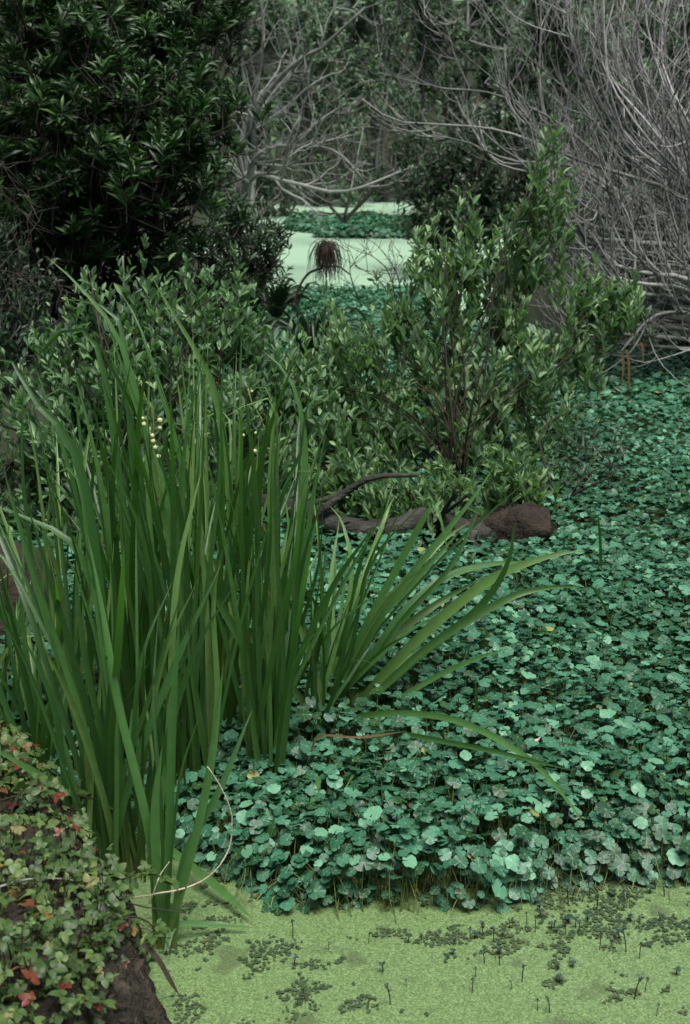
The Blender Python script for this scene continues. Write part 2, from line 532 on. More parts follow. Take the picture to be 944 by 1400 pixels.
t.links.new(mathn(t, 'SUBTRACT', 1.0, vo.outputs['Distance']), bp.inputs['Height'])
t.links.new(bp.outputs[0], bs.inputs['Normal'])
t.links.new(bs.outputs[0], out.inputs[0])
M['duckweed'] = m

# ------------------------------------------------------------------ terrain
POND = [(-1.05, -2), (-0.52, 2.4), (-0.62, 2.9), (-0.98, 3.35), (-1.6, 3.9), (-3.4, 4.4), (-3.6, 5.2), (-1.9, 5.7), (-1.2, 6.6),
        (-1.1, 8.5), (-1.0, 11), (-1.05, 14), (-1.9, 19), (-1.6, 25), (0.6, 27), (2.2, 24), (2.2, 19), (1.4, 15), (1.1, 12.5), (1.6, 10.8),
        (2.6, 9.9), (4.2, 9.6), (7, 9.0), (9, 6), (9, -2)]
def ground_h(x, y):
    d = -seg_dist(x, y, POND)
    h = -0.35 + 0.62 / (1 + np.exp(-(d - 0.18) / 0.12)) + 0.04 * noise(x, y, 2.2, 3)
    h = h + np.clip(d - 1.0, 0, 60) * 0.03
    h = h + np.clip(y - 30, 0, 200) * 0.27 + np.clip(np.abs(x) - 7, 0, 200) * 0.16
    return h
def grid(xs, ys, hf):
    X, Y = np.meshgrid(xs, ys)
    Z = hf(X, Y)
    V = np.stack([X, Y, Z], -1).reshape(-1, 3)
    nx, ny = len(xs), len(ys)
    i, j = np.meshgrid(np.arange(nx - 1), np.arange(ny - 1))
    a = (j * nx + i).ravel()
    return V, np.stack([a, a + 1, a + nx + 1, a + nx], 1)

a = Acc()
xs = np.r_[np.linspace(-150, -12, 16), np.linspace(-11, 11, 111), np.linspace(12, 150, 16)]
ys = np.r_[np.linspace(-60, -2.2, 10), np.linspace(-1.8, 32, 170), np.linspace(33, 220, 30)]
def gh(x, y):
    # lowered under the finely modelled near bank
    h = ground_h(x, y)
    near = (x < 0) & (x > -2.6) & (y > 0.3) & (y < 4.0)
    return np.where(near, np.minimum(h, -0.12), h)
V, F = grid(xs, ys, gh)
a.add(V, [F])
tag(a.build('ground', M['litter']), kind='structure')

a = Acc()
V, F = grid(np.linspace(-14, 14, 2), np.linspace(-3, 40, 2), lambda x, y: 0 * x - 0.004)
a.add(V, [F])
tag(a.build('water', M['water']), kind='structure')
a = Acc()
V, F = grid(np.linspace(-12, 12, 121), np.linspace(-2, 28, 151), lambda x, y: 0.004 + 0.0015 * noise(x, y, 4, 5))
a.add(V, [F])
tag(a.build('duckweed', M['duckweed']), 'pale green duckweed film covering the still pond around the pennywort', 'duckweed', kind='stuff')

# near bank: fine height field with clods
bank_edge = [G(262, 1440), G(252, 1390), G(240, 1330), G(222, 1280), G(180, 1215), G(120, 1150), G(60, 1085), G(0, 1040), G(-140, 1000), G(-420, 980)]
BANK = [(p[0], p[1]) for p in bank_edge] + [(-3.2, 3.4), (-3.2, -1.5), (-0.35, -1.5), (-0.42, 1.2)]
def bank_h(x, y):
    d = seg_dist(x, y, BANK)
    n = noise(x, y, 7, 8)
    top = 0.21 + 0.05 * noise(x, y, 3, 9) + 0.10 * np.clip(2.6 - y, 0, 2)
    h = -0.25 + (top + 0.25) * np.clip(0.5 + 0.5 * np.tanh((d - 0.05 + 0.03 * n + 0.012 * noise(x, y, 30, 13)) / 0.06), 0, 1)
    return h + 0.024 * noise(x, y, 22, 10) + 0.014 * noise(x, y, 60, 11) + 0.006 * noise(x, y, 150, 12)
a = Acc()
V, F = grid(np.linspace(-2.2, 0.0, 420), np.linspace(1.0, 4.1, 520), bank_h)
V[:, 0] += 0.016 * noise(V[:, 2] * 1.0 + V[:, 0], V[:, 1], 55, 14) + 0.010 * noise(V[:, 2] * 1.3, V[:, 1] - V[:, 2], 130, 15)
a.add(V, [F], 0.5)
nc = 3500
cx_ = rng.uniform(-0.9, -0.1, nc); cy_ = rng.uniform(1.6, 3.3, nc)
kd = seg_dist(cx_, cy_, BANK)
k_ = (kd > -0.05) & (kd < 0.22)
cx_, cy_ = cx_[k_], cy_[k_]
LV, LF = [], []
for i_ in range(6):
    r_ = np.random.default_rng(i_)
    th = np.linspace(0, 2 * math.pi, 7, endpoint=False)
    vv = [[0, 0, 1]] + [[math.cos(t_) * f_, math.sin(t_) * f_, z_] for z_, f_ in ((0.5, 0.85), (-0.5, 0.85)) for t_ in th] + [[0, 0, -1]]
    vv = A(vv) * (1 + r_.normal(0, 0.22, (16, 1)))
    ff4 = [[1 + j_, 8 + j_, 8 + (j_ + 1) % 7, 1 + (j_ + 1) % 7] for j_ in range(7)]
    ff3 = [[0, 1 + j_, 1 + (j_ + 1) % 7] for j_ in range(7)] + [[15, 8 + (j_ + 1) % 7, 8 + j_] for j_ in range(7)]
    q_ = np.arange(len(cx_)) % 6 == i_
    m_ = q_.sum()
    a.inst((vv, [A(ff4), A(ff3)], np.zeros((16, 2))), np.stack([cx_[q_], cy_[q_], bank_h(cx_[q_], cy_[q_])], 1), frames(rand_unit(m_), rand_unit(m_)),
           np.clip(rng.lognormal(-5.5, 0.6, m_), 0.0015, 0.015)[:, None] * rng.uniform(0.6, 1.3, (m_, 3)), rng.random(m_))
tag(a.build('bank', M['mud'], smooth=True), kind='structure')

# ------------------------------------------------------------------ pennywort mat
MAT = [tuple(G(px, py)[:2]) for px, py in [(170, 1130), (215, 1165), (290, 1190), (350, 1215), (385, 1250), (440, 1275), (520, 1284), (600, 1290),
       (650, 1276), (690, 1245), (760, 1232), (850, 1220), (960, 1212), (1150, 1200)]]
MAT += [(6.5, 3.6), (7.5, 8.8), (4.4, 9.5), (2.6, 9.8), (1.5, 10.7), (1.0, 11.6)]
MAT += [tuple(G(px, py)[:2]) for px, py in [(560, 388), (540, 392), (500, 398), (450, 396), (420, 398), (390, 402), (370, 408)]]
MAT += [(-1.15, 8.6), (-1.25, 6.6), (-1.9, 5.8), (-3.7, 5.3), (-3.6, 4.4), (-1.7, 3.85)]
def canopy(x, y, d):
    z = 0.135 + 0.035 * noise(x, y, 3.2, 21) + 0.02 * noise(x, y, 9, 22)
    z = z * (1 - 0.42 * np.clip((y - 4.6) / 0.8, 0, 1))
    return 0.02 + z * np.sqrt(np.clip((d + 0.02) / 0.22, 0, 1))

def scatter_mat(acc, stalks, poly, y0, y1, dens, rmean, discs, layers=(1.0, 0.45), xr=None, hs=1.0, edge=True):
    for li, fr in enumerate(layers):
        n0 = int(dens * fr * (y1 - y0) * 16)
        x = rng.uniform(-8, 8, n0); y = rng.uniform(y0, y1, n0)
        d = seg_dist(x, y, poly) + 0.05 * noise(x, y, 6, 33)
        keep = (d > 0) & (np.abs(x) < 0.26 * y + 0.9)
        if xr is not None: keep &= xr(x, y)
        keep &= rng.random(n0) < np.maximum(0.50 + 0.55 * (noise(x, y, 5, 30 + li) + 0.6), (d < 0.2) * 1.0)
        x, y, d = x[keep], y[keep], d[keep]
        n = len(x)
        z = canopy(x, y, d) * hs
        r = rmean * np.clip(rng.lognormal(0, 0.26, n), 0.5, 1.55)
        if li: z = z * rng.uniform(0.4, 0.9, n); r *= 0.85
        else: z = z + rng.normal(0, 0.020, n)
        if edge and li: z = np.where(d < 0.2, rng.uniform(0.012, 1, n) * z, z)
        z = np.maximum(z, 0.012)
        e = 0.02
        gx = (seg_dist(x + e, y, poly) - seg_dist(x - e, y, poly)) / (2 * e)
        gy = (seg_dist(x, y + e, poly) - seg_dist(x, y - e, poly)) / (2 * e)
        k = np.clip(1 - d / 0.2, 0, 1)[:, None] * 0.75
        nz = nrm(np.stack([rng.normal(0, 0.27, n), rng.normal(-0.03, 0.27, n), np.ones(n)], 1) - k * np.stack([gx, gy, 0 * gx], 1))
        ydir = np.stack([rng.normal(size=n), rng.normal(size=n), 0 * x], 1)
        R = frames(np.cross(nz, ydir), nz)
        pos = np.stack([x, y, z], 1)
        patch = noise(x, y, 2.5, 44)
        rn = np.clip(0.47 + 0.18 * patch + rng.normal(0, 0.26, n), 0, 0.96)
        rn = np.where(rng.random(n) < 0.003, 1.0, rn)
        which = rng.integers(0, len(discs), n)
        sc = np.stack([r, r * rng.uniform(0.85, 1.1, n), r * rng.uniform(0.5, 1.5, n)], 1)
        for q, T in enumerate(discs):
            s = which == q
            acc.inst(T, pos[s], R[s], sc[s], rn[s])
        if stalks is not None:
            s = (y < 5.0)
            m_ = s.sum()
            b = pos[s] + np.stack([rng.normal(0, 0.03, m_), rng.normal(0, 0.03, m_), 0 * x[s]], 1); b[:, 2] = 0.0
            mid = (b + pos[s]) / 2 + rng.normal(0, 0.008, (m_, 3))
            stalks.tubes(np.stack([b, mid, pos[s] - nz[s] * 0.001], 1), np.full((m_, 3), 0.0013), 3, rng.random(m_), False)

acc, st = Acc(), Acc()
scatter_mat(acc, st, MAT, 2.9, 5.2, 2250, 0.0160, DISCS, (1.0, 1.1))
scatter_mat(acc, None, MAT, 5.2, 8.0, 2100, 0.0165, DISCS_FAR, (1.0, 0.35))
scatter_mat(acc, None, MAT, 8.0, 13.5, 1500, 0.020, DISCS_FAR, (1.0, 0.2))
ns_ = 700
sx_, sy_ = rng.uniform(-2, 3, ns_), rng.uniform(3.1, 7.5, ns_)
sd_ = seg_dist(sx_, sy_, MAT)
k_ = sd_ > 0.02
sx_, sy_, sd_ = sx_[k_], sy_[k_], sd_[k_]; ns_ = len(sx_)
b_ = np.stack([sx_, sy_, canopy(sx_, sy_, sd_) * 0.7], 1)
sg = grow(b_, rng.normal(0, 0.35, (ns_, 3)) + A([0, 0, 1]), rng.uniform(0.04, 0.10, ns_), 6, A([0, 0, -0.2]), 0.35)
st.tubes(sg, np.linspace(1, 0.5, 6)[None] * np.full((ns_, 1), 0.0014), 3, rng.uniform(0.5, 1.3, ns_), False)
mat_root = tag(acc.build('pennywort', M['penny']), 'dense blue green mat of round pennywort leaves floating across the pond', 'pennywort', kind='stuff')
st.build('stalks', M['stalk'], mat_root)
# flat runner sheet, coloured dark for the shade under the leaves
def sheet(poly, z, shrink, step=0.08, yr=(2.8, 13.5)):
    p = A(poly)
    X, Y = np.meshgrid(np.arange(p[:, 0].min(), p[:, 0].max(), step), np.arange(max(yr[0], p[:, 1].min()), min(yr[1], p[:, 1].max()), step))
    V = np.stack([X, Y, z + 0.008 * noise(X, Y, 20, 50)], -1).reshape(-1, 3)
    ny, nx = X.shape
    i, j = np.meshgrid(np.arange(nx - 1), np.arange(ny - 1))
    a0 = (j * nx + i).ravel()
    F = np.stack([a0, a0 + 1, a0 + nx + 1, a0 + nx], 1)
    c = V[F].mean(1)
    F = F[seg_dist(c[:, 0], c[:, 1], poly) > shrink]
    return V, F
a = Acc()
V, F = sheet(MAT, 0.012, 0.24, 0.05)
a.add(V, [F])
a.build('runners', M['understory'], mat_root)

# far islet of pennywort
ISLE = [tuple(G(px, py)[:2]) for px, py in [(386, 308), (398, 317), (425, 320), (432, 326), (500, 327), (600, 327), (700, 322), (760, 308), (640, 300), (540, 303), (500, 298), (445, 302), (410, 299)]]
acc = Acc()
scatter_mat(acc, None, ISLE, 14.5, 24, 700, 0.032, DISCS_FAR, (1.0, 0.3), hs=1.1)
isle = tag(acc.build('pennywort', M['penny']), 'far strip of pennywort dividing the pale duckweed pool in two', 'pennywort', kind='stuff')
a = Acc()
V, F = sheet(ISLE, 0.03, 0.12, 0.15, (14, 26))
a.add(V, [F])
a.build('runners', M['understory'], isle)

# dark water fern rafts on the near duckweed
fp = rng.uniform(-1.3, 1.3, (170000, 2)) * A([1, 0.45]) + A([0.05, 2.85])
x, y = fp[:, 0], fp[:, 1]
v = 0.55 * noise(x, y, 10, 61) + 0.7 * noise(x, y, 34, 62) + 0.4 * noise(x, y, 85, 63)
dm = seg_dist(x, y, MAT)
keep = (v > 0.38 - 0.25 * np.clip(1 + dm / 0.3, 0, 1) - 0.3 * np.exp(-((x + 0.28) ** 2 + (y - 2.95) ** 2) / 0.02)) & (rng.random(len(x)) < 0.35) & (dm < 0.04) & (seg_dist(x, y, BANK) < 0.02) & (np.abs(x) < 0.26 * y + 0.1)
x, y = x[keep], y[keep]
n = len(x)
acc = Acc()
nz = nrm(np.stack([rng.normal(0, 0.1, n), rng.normal(0, 0.1, n), np.ones(n)], 1))
R = frames(np.cross(nz, rand_unit(n)), nz)
acc.inst(disc_leaf(3, 1, 7, 0.15, 0.1), np.stack([x, y, rng.uniform(0.006, 0.009, n)], 1), R, rng.uniform(0.0018, 0.005, n),
         np.clip(rng.normal(0.42, 0.2, n) + 0.35 * noise(x, y, 9, 64), 0, 1))
tag(acc.build('water_fern', M['fern']), 'dark brown green rafts of tiny floating fern scattered over the near duckweed', 'water fern', kind='stuff')

# ------------------------------------------------------------------ bur reeds
def blade_strip(pts, width, tw0, tw1, K=22, keel=0.35, tipfrac=0.3):
    C = catmull(pts, K)
    T = nrm(np.gradient(C, axis=0))
    tt = np.linspace(0, 1, K)
    toC = nrm(A([0, 0, CAM_H]) - C)
    side0 = nrm(np.cross(T, toC))
    nrm0 = np.cross(side0, T)
    ang = (tw0 + (tw1 - tw0) * tt)[:, None]
    side = side0 * np.cos(ang) + nrm0 * np.sin(ang)
    nn = np.cross(side, T)
    wp = np.minimum(1, ((1 - tt) / tipfrac)) ** 0.75 * (0.7 + 0.3 * np.minimum(tt / 0.15, 1)) * width / 2
    wp = wp[:, None]
    Lf, Rt = C - side * wp + nn * wp * keel, C + side * wp + nn * wp * keel
    V = np.stack([Lf, C, Rt], 1).reshape(-1, 3)
    uv = np.stack([np.tile([0, 0.5, 1.0], K), np.repeat(tt, 3)], 1)
    k = np.arange(K - 1) * 3
    F = np.concatenate([np.stack([k, k + 1, k + 4, k + 3], 1), np.stack([k + 1, k + 2, k + 5, k + 4], 1)])
    return V, F, uv

REED_GROUP = 'bur reed plants standing in the pond'
def reed(label, bx, by, blades=(), nrand=0, tips=None, ypref=0.0, spread=0.035, wr=(0.007, 0.0175), bz=0.0, group=True):
    """blades: explicit pixel paths (from base upwards); tips: (px0, px1, py0, py1) of random tips"""
    base = G(bx, by, bz)
    root = empty('bur_reed', base)
    tag(root, label, 'bur reed', REED_GROUP)
    Y0 = base[1]
    for path, dy, wd in blades:
        n = len(path)
        L = [P(px, py, Y0 + dy * (i / (n - 1)) ** 1.3) for i, (px, py) in enumerate(path)]
        if L[0][2] > 0.0 and path[0][1] > by - 60: L[0] = A([L[0][0], L[0][1], -0.02])
        V, F, uv = blade_strip(L, wd * (1.35 if 'arching' in label else 1.0), rng.uniform(-0.5, 0.5), rng.uniform(-0.9, 0.9))
        a = Acc(); a.add(V, [F], rng.uniform(0.7, 1.0) if 'arch' in label else rng.uniform(0.35, 0.95), uv)  # arching blades: glaucous tone made paler still to paint in backlight sheen
        a.build('leaf_blade', M['reed'], root)
    nrand = int(nrand * 2.8)
    for i in range(nrand):
        x0, x1, y0, y1 = tips
        f = (i + rng.uniform(0.1, 0.9)) / nrand
        tx = x0 + (x1 - x0) * f + rng.normal(0, 8)
        ty = y0 + (y1 - y0) * rng.random() ** 1.1
        dy = rng.normal(ypref, 0.25); ty += max(0, rng.normal(-20, 80)); tx += rng.normal(0, 85) * (rng.random() < 0.3)
        b = base + A([rng.normal(0, spread * 0.6), rng.normal(0, spread * 0.8), -0.02])
        tip = P(tx, ty, Y0 + dy)
        H = tip[2] - b[2]
        m1 = b + A([(tip[0] - b[0]) * 0.24, (tip[1] - b[1]) * 0.2, H * 0.36]) + rng.normal(0, 0.010, 3)
        m2 = b + A([(tip[0] - b[0]) * 0.60, (tip[1] - b[1]) * 0.55, H * 0.74]) + rng.normal(0, 0.012, 3)
        pts = [b, m1, m2, tip]
        if rng.random() < 0.12:     # nodding tip
            s = np.sign(tip[0] - b[0] + rng.normal(0, 0.1))
            pts.append(tip + A([s * rng.uniform(0.05, 0.14), rng.normal(0, 0.05), rng.uniform(-0.06, 0.02)]))
        V, F, uv = blade_strip(pts, rng.uniform(*wr), rng.uniform(-0.9, 0.9), rng.uniform(-1.7, 1.7))
        a = Acc(); a.add(V, [F], np.clip(rng.normal(0.5, 0.42), 0, 1), uv)
        a.build('leaf_blade', M['reed'], root)
    return root

reed('tall bur reed with many blades rising from the duckweed left of the curved dry twig', 165, 1200,
     [([(170, 1190), (152, 1000), (138, 840), (100, 745), (45, 712), (-10, 690)], 0.1, 0.02),
      ([(165, 1185), (110, 1110), (60, 1065), (-15, 1020)], -0.1, 0.022),
      ([(175, 1190), (150, 930), (110, 640), (45, 545), (20, 497), (-12, 490)], 0.15, 0.024),
      ([(160, 1190), (100, 960), (40, 760), (5, 640)], 0.1, 0.022)],
     14, (-10, 290, 600, 900), 0.0, 0.08)
reed('stout upright bur reed nearest the viewer, rooted beside the muddy bank', 222, 1300,
     [([(225, 1300), (232, 1150), (236, 1000), (246, 840)], 0.1, 0.019),
      ([(222, 1300), (255, 1190), (285, 1060), (306, 905)], 0.15, 0.02),
      ([(215, 1300), (205, 1150), (160, 960), (140, 840), (120, 730)], 0.2, 0.022),
      ([(230, 1290), (215, 1200), (212, 1100), (222, 1020)], 0.05, 0.02),
      ([(235, 1270), (250, 1180), (300, 1080), (345, 970)], 0.2, 0.016)],
     1, (190, 330, 800, 1000), 0.1, 0.02, (0.008, 0.013))
reed('leafy bur reed in the middle of the stand, its blades leaning up to the left', 262, 1110,
     [([(270, 1100), (262, 900), (232, 700), (200, 600), (165, 470), (112, 395), (65, 352)], 0.2, 0.021)],
     13, (120, 330, 430, 700), 0.05, 0.06)
reed('dense fan of upright bur reed blades standing right of centre behind the pennywort edge', 362, 1092,
     [([(370, 1085), (392, 950), (412, 720), (416, 600), (398, 520), (358, 478)], 0.1, 0.02),
      ([(375, 1080), (400, 900), (425, 700), (436, 640), (446, 592)], 0.0, 0.016),
      ([(350, 1090), (345, 1000), (340, 900), (290, 800), (240, 640)], 0.1, 0.022)],
     15, (300, 455, 500, 720), 0.0, 0.05)
reed('bur reed at the back of the stand with the tallest straight dark blades', 300, 1040, [
      ([(305, 1035), (300, 850), (250, 640), (215, 520), (188, 440), (165, 400)], 0.2, 0.020),
      ([(300, 1040), (320, 800), (300, 560), (262, 470), (232, 420), (205, 372)], 0.1, 0.02)],
     13, (190, 420, 440, 640), 0.1, 0.06)
reed('bur reed with pale folded tips behind the leftmost clump', 190, 1075,
     [([(200, 1070), (195, 850), (180, 600), (172, 480), (158, 430), (118, 411), (75, 412)], 0.2, 0.018),
      ([(190, 1070), (185, 850), (160, 620), (138, 490), (116, 452), (82, 455), (42, 500)], 0.2, 0.02)],
     13, (60, 260, 440, 700), 0.1, 0.06)
reed('bur reed beside the leafy bank at the left edge of the pond', 62, 1092,
     [([(60, 1090), (40, 960), (20, 870), (-10, 800)], 0.0, 0.02)],
     9, (-40, 110, 640, 930), 0.05, 0.04)
reed('bur reed in the back left of the stand in front of the brown root mass', 110, 1040, [], 12, (10, 190, 500, 740), 0.1, 0.05)
reed('sparse bur reed leaving the frame at the far left edge', -10, 1040, [], 8, (-90, 60, 700, 900), 0.0, 0.05)
reed('slender bur reed behind the dense fan, flower stalks above it', 385, 1010, [], 10, (330, 452, 600, 800), 0.1, 0.04, (0.012, 0.018))
reed('bur reed with shaded dark blades in the heart of the stand', 235, 1020, [], 12, (130, 340, 560, 820), 0.1, 0.08)
reed('arching bur reed fanning to the right over the pennywort with one blade snapped', 438, 1005,
     [([(440, 1000), (500, 880), (560, 790), (640, 690), (675, 640)], 0.1, 0.014),
      ([(440, 1000), (480, 900), (545, 775), (586, 700), (596, 692), (603, 712), (613, 758)], -0.1, 0.017),
      ([(445, 1000), (540, 860), (615, 775), (662, 680)], 0.2, 0.014),
      ([(448, 1000), (550, 895), (660, 800), (740, 764), (800, 752)], -0.1, 0.022),
      ([(450, 1000), (580, 890), (690, 820), (750, 803), (797, 802)], 0.1, 0.018),
      ([(445, 1000), (530, 865), (600, 795), (670, 772), (738, 768)], 0.3, 0.016),
      ([(440, 1000), (510, 850), (600, 745), (645, 712)], 0.3, 0.014),
      ([(450, 1000), (560, 905), (650, 835), (692, 775), (705, 710)], -0.2, 0.016),
      ([(445, 1000), (470, 870), (500, 780), (520, 735)], 0.2, 0.014),
      ([(438, 1000), (460, 900), (490, 810), (530, 700), (538, 680)], 0.4, 0.012),
      ([(450, 1000), (580, 935), (640, 905), (697, 886)], -0.1, 0.012),
      ([(442, 1005), (490, 880), (560, 800), (630, 725)], 0.15, 0.018),
      ([(442, 1005), (500, 905), (590, 830), (660, 790)], 0.25, 0.018),
      ([(442, 1005), (520, 925), (600, 880), (640, 850)], 0.05, 0.016)],
     9, (400, 600, 640, 860), 0.1, 0.03, (0.008, 0.016))
reed('low bur reed shoot with two long blades arched flat over the near pennywort', 436, 1030,
     [([(440, 1025), (465, 990), (520, 976), (590, 978), (650, 995), (720, 1035), (765, 1080), (800, 1128)], -0.72, 0.017),
      ([(440, 1030), (480, 1012), (540, 1003), (610, 1014), (690, 1030), (785, 1054)], -0.58, 0.014),
      ([(440, 1025), (470, 1010), (488, 1022), (490, 1045), (470, 1082)], -0.5, 0.012),
      ([(438, 1025), (440, 960), (425, 900), (392, 810)], 0.0, 0.016),
      ([(436, 1030), (415, 960), (350, 880), (320, 830), (270, 715)], -0.05, 0.018),
      ([(436, 1030), (445, 940), (480, 800), (470, 720), (450, 690)], 0.3, 0.012)], 4, (380, 470, 720, 900), 0.0, 0.02, (0.010, 0.016))

# fallen blades lying on the duckweed
def lying(label, path, wd, z=0.02, mat='reed', rn=0.8):
    L = [G(px, py, z + zz) for px, py, zz in path]
    V, F, uv = blade_strip(L, wd, 0.1, 0.3, 14)
    a = Acc(); a.add(V, [F], rn, uv * A([1, 0.5]) + A([0, 0.5]))
    o = a.build('fallen_reed', M[mat], None, origin=L[0])
    return tag(o, label, 'reed blade', 'fallen reed blades')
lying('pale broken reed blade slanting down onto the duckweed behind the bank', [(205, 1140, 0.06), (250, 1175, 0.04), (300, 1215, 0.02), (347, 1258, 0.0)], 0.02)
lying('bent reed blade lying level on the duckweed near the mud', [(228, 1300, 0.0), (240, 1266, 0.03), (290, 1264, 0.01), (346, 1268, 0.0)], 0.014)
lying('pale short reed blade drooping over the pennywort below the dense fan', [(437, 1062, 0.1), (432, 1080, 0.1), (422, 1110, 0.08)], 0.014, 0.05)
lying('orange brown withered reed blade at the foot of the arching reed', [(425, 1030, 0.14), (438, 1006, 0.19), (490, 1008, 0.19), (555, 1000, 0.17)], 0.006, 0.04, 'reed_dead', 0.1)

# flowering stalks
def sphere(c, r, seg=8, rg=6):
    V, F = [], []
    for i in range(rg + 1):
        for j in range(seg):
            th, ph = math.pi * i / rg, 2 * math.pi * j / seg
            V.append([c[0] + r * math.sin(th) * math.cos(ph), c[1] + r * math.sin(th) * math.sin(ph), c[2] + r * math.cos(th)])
    for i in range(rg):
        for j in range(seg):
            a0 = i * seg + j; b0 = i * seg + (j + 1) % seg
            F.append([a0, b0, b0 + seg, a0 + seg])
    return A(V), A(F)
def flower_stalk(label, path, heads, Y, zig=0.006):
    L = catmull([P(px, py, Y) for px, py in path], 24)
    L[:, 0] += zig * np.sign(np.sin(np.arange(24) * 1.6))
    root = empty('flower_stalk', L[0])
    tag(root, label, 'flower stalk', 'bur reed flower stalks')
    a = Acc(); a.tubes(L[None], np.full((1, 24), 0.0025), 5); a.build('stem', M['stalk'], root)
    for px, py, r in heads:
        c = P(px, py, Y - 0.01); r = r * 0.68
        V, F = sphere((0, 0, 0), 1.0, 10, 8)
        V = V * (1 + 0.18 * rng.random((len(V), 1)))
        a = Acc(); a.add(V * r + c, [F]); a.build('flower_head', M['flower'], root)
flower_stalk('zigzag flower stalk with cream round burs on the left, deep in the reeds', [(232, 1000), (225, 800), (218, 690), (210, 610), (205, 560), (196, 520)],
             [(219, 575, .009), (219, 585, .007), (209, 596, .008), (210, 603, .009), (213, 612, .009), (217, 624, .008), (197, 580, .008), (196, 572, .006), (190, 625, .006)], 3.35)
flower_stalk('thin flower stalk with a few small pale burs on the right beside pale blades', [(372, 1000), (368, 820), (358, 690), (350, 640), (362, 600), (350, 560), (342, 530)],
             [(349, 617, .008), (353, 659, .008), (366, 600, .007), (350, 592, .006), (333, 595, .006), (345, 535, .005)], 3.75)

# ------------------------------------------------------------------ shrubs and trees grown into measured crowns
def plant(name, label, cat, base, blobs, leaf, lsize, lmat, wmat, shoot=0.28, nl=12, ang=0.9, up=0.9, stemr=0.012, group=None,
          tmin=0.1, K=6, parts=('foliage', 'stems'), rnd=(0.45, 0.22), sides=4, upn=0.85, tipc=0.5, clump=5, cspread=0.045, jitter=1.0, trunk=None):
    """blobs: (centre, radii, number of shoots). Stems run from base to each blob, shoots end inside the blobs."""
    base = A(base, float)
    root = empty(name, base)
    tag(root, label, cat, group)
    wood, fol = Acc(), Acc()
    mains = []
    for c, r, n in blobs:
        c = A(c, float)
        d = c - base
        m1 = base + d * A([0.12, 0.12, 0.35]) + rng.normal(0, 0.07, 3) * jitter
        m2 = base + d * A([0.55, 0.55, 0.72]) + rng.normal(0, 0.10, 3) * jitter
        mains.append(catmull([base + rng.normal(0, 0.02, 3) * A([1, 1, 0]), m1, m2, c + A([0, 0, 0.3]) * np.asarray(r)], 14))
    mains = A(mains)
    nm = len(mains)
    wood.tubes(mains, np.linspace(1, 0.35, 14)[None] * np.full((nm, 1), stemr), sides, rng.random(nm))
    allm = mains.reshape(-1, 3)
    tips = []
    for c, r, n in blobs:
        nc_ = max(1, n // clump)
        qc = rand_unit(nc_) * (rng.random((nc_, 1)) ** 0.42) * np.where(rng.random((nc_, 1)) < 0.15, 1.3, 1.0)
        q = qc[rng.integers(0, nc_, n)] + rng.normal(0, 1, (n, 3)) * cspread / np.maximum(np.asarray(r), 0.03)
        tips.append(A(c) + q * np.asarray(r))
    tips = np.concatenate(tips)
    N = len(tips)
    out = nrm(tips - (base + A([0, 0, 0.3])))
    d0 = nrm(out * 0.6 + A([0, 0, up]) + rng.normal(0, 0.35, (N, 3)))
    st0 = tips - d0 * shoot
    # nearest main-stem point, a little lower
    idx = np.empty(N, int)
    for i in range(0, N, 500):
        dd = np.linalg.norm((st0[i:i + 500, None] + A([0, 0, -0.12])) - allm[None], axis=2)
        idx[i:i + 500] = dd.argmin(1)
    a0 = allm[idx]
    mid = (a0 + st0) / 2 + rng.normal(0, 0.03, (N, 3)) + A([0, 0, -0.03])
    tt = np.linspace(0, 1, 4)[None, :, None]
    con = (1 - tt) ** 2 * a0[:, None] + 2 * tt * (1 - tt) * mid[:, None] + tt ** 2 * st0[:, None]
    wood.tubes(con, np.linspace(0.3, 0.2, 4)[None] * np.full((N, 1), stemr), 3, rng.random(N), False)
    sh = grow(st0, d0, np.full(N, shoot) * rng.uniform(0.6, 1.45, N), K, A([0, 0, 0.5 * up]), 0.25)
    wood.tubes(sh, np.linspace(0.2, 0.07, K)[None] * np.full((N, 1), stemr), 3, rng.random(N), False)
    pos, dr, pi, t_ = kids(sh, nl, tmin, 1.0, ang)
    n = len(pos)
    dr[:, 2] += 0.15 * up
    dr = nrm(dr)
    zz = nrm(rng.normal(0, 0.55, (n, 3)) + A([0, -0.35, upn]))
    R = frames(dr, zz)
    tipf = tipc
    s = lsize * rng.uniform(0.55, 1.25, n) * (1.1 - 0.45 * t_ ** 3)
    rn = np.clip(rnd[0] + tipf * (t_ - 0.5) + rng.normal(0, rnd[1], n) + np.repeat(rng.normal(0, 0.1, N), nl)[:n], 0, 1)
    ls = leaf if isinstance(leaf, list) else [leaf]
    wh = rng.integers(0, len(ls), n)
    for q, T in enumerate(ls):
        k = wh == q
        fol.inst(T, pos[k], R[k], s[k], rn[k])
    fol.build(parts[0], lmat, root)
    wood.build(parts[1], wmat, root)
    return root

def B(px, py, r, Y, n, ry=None, asp=1.0):
    """crown blob from photo pixels at depth Y"""
    c = P(px, py, Y)
    k = Y / FPX
    return (c, (r * k, (ry if ry else r * k), r * k * asp), n)

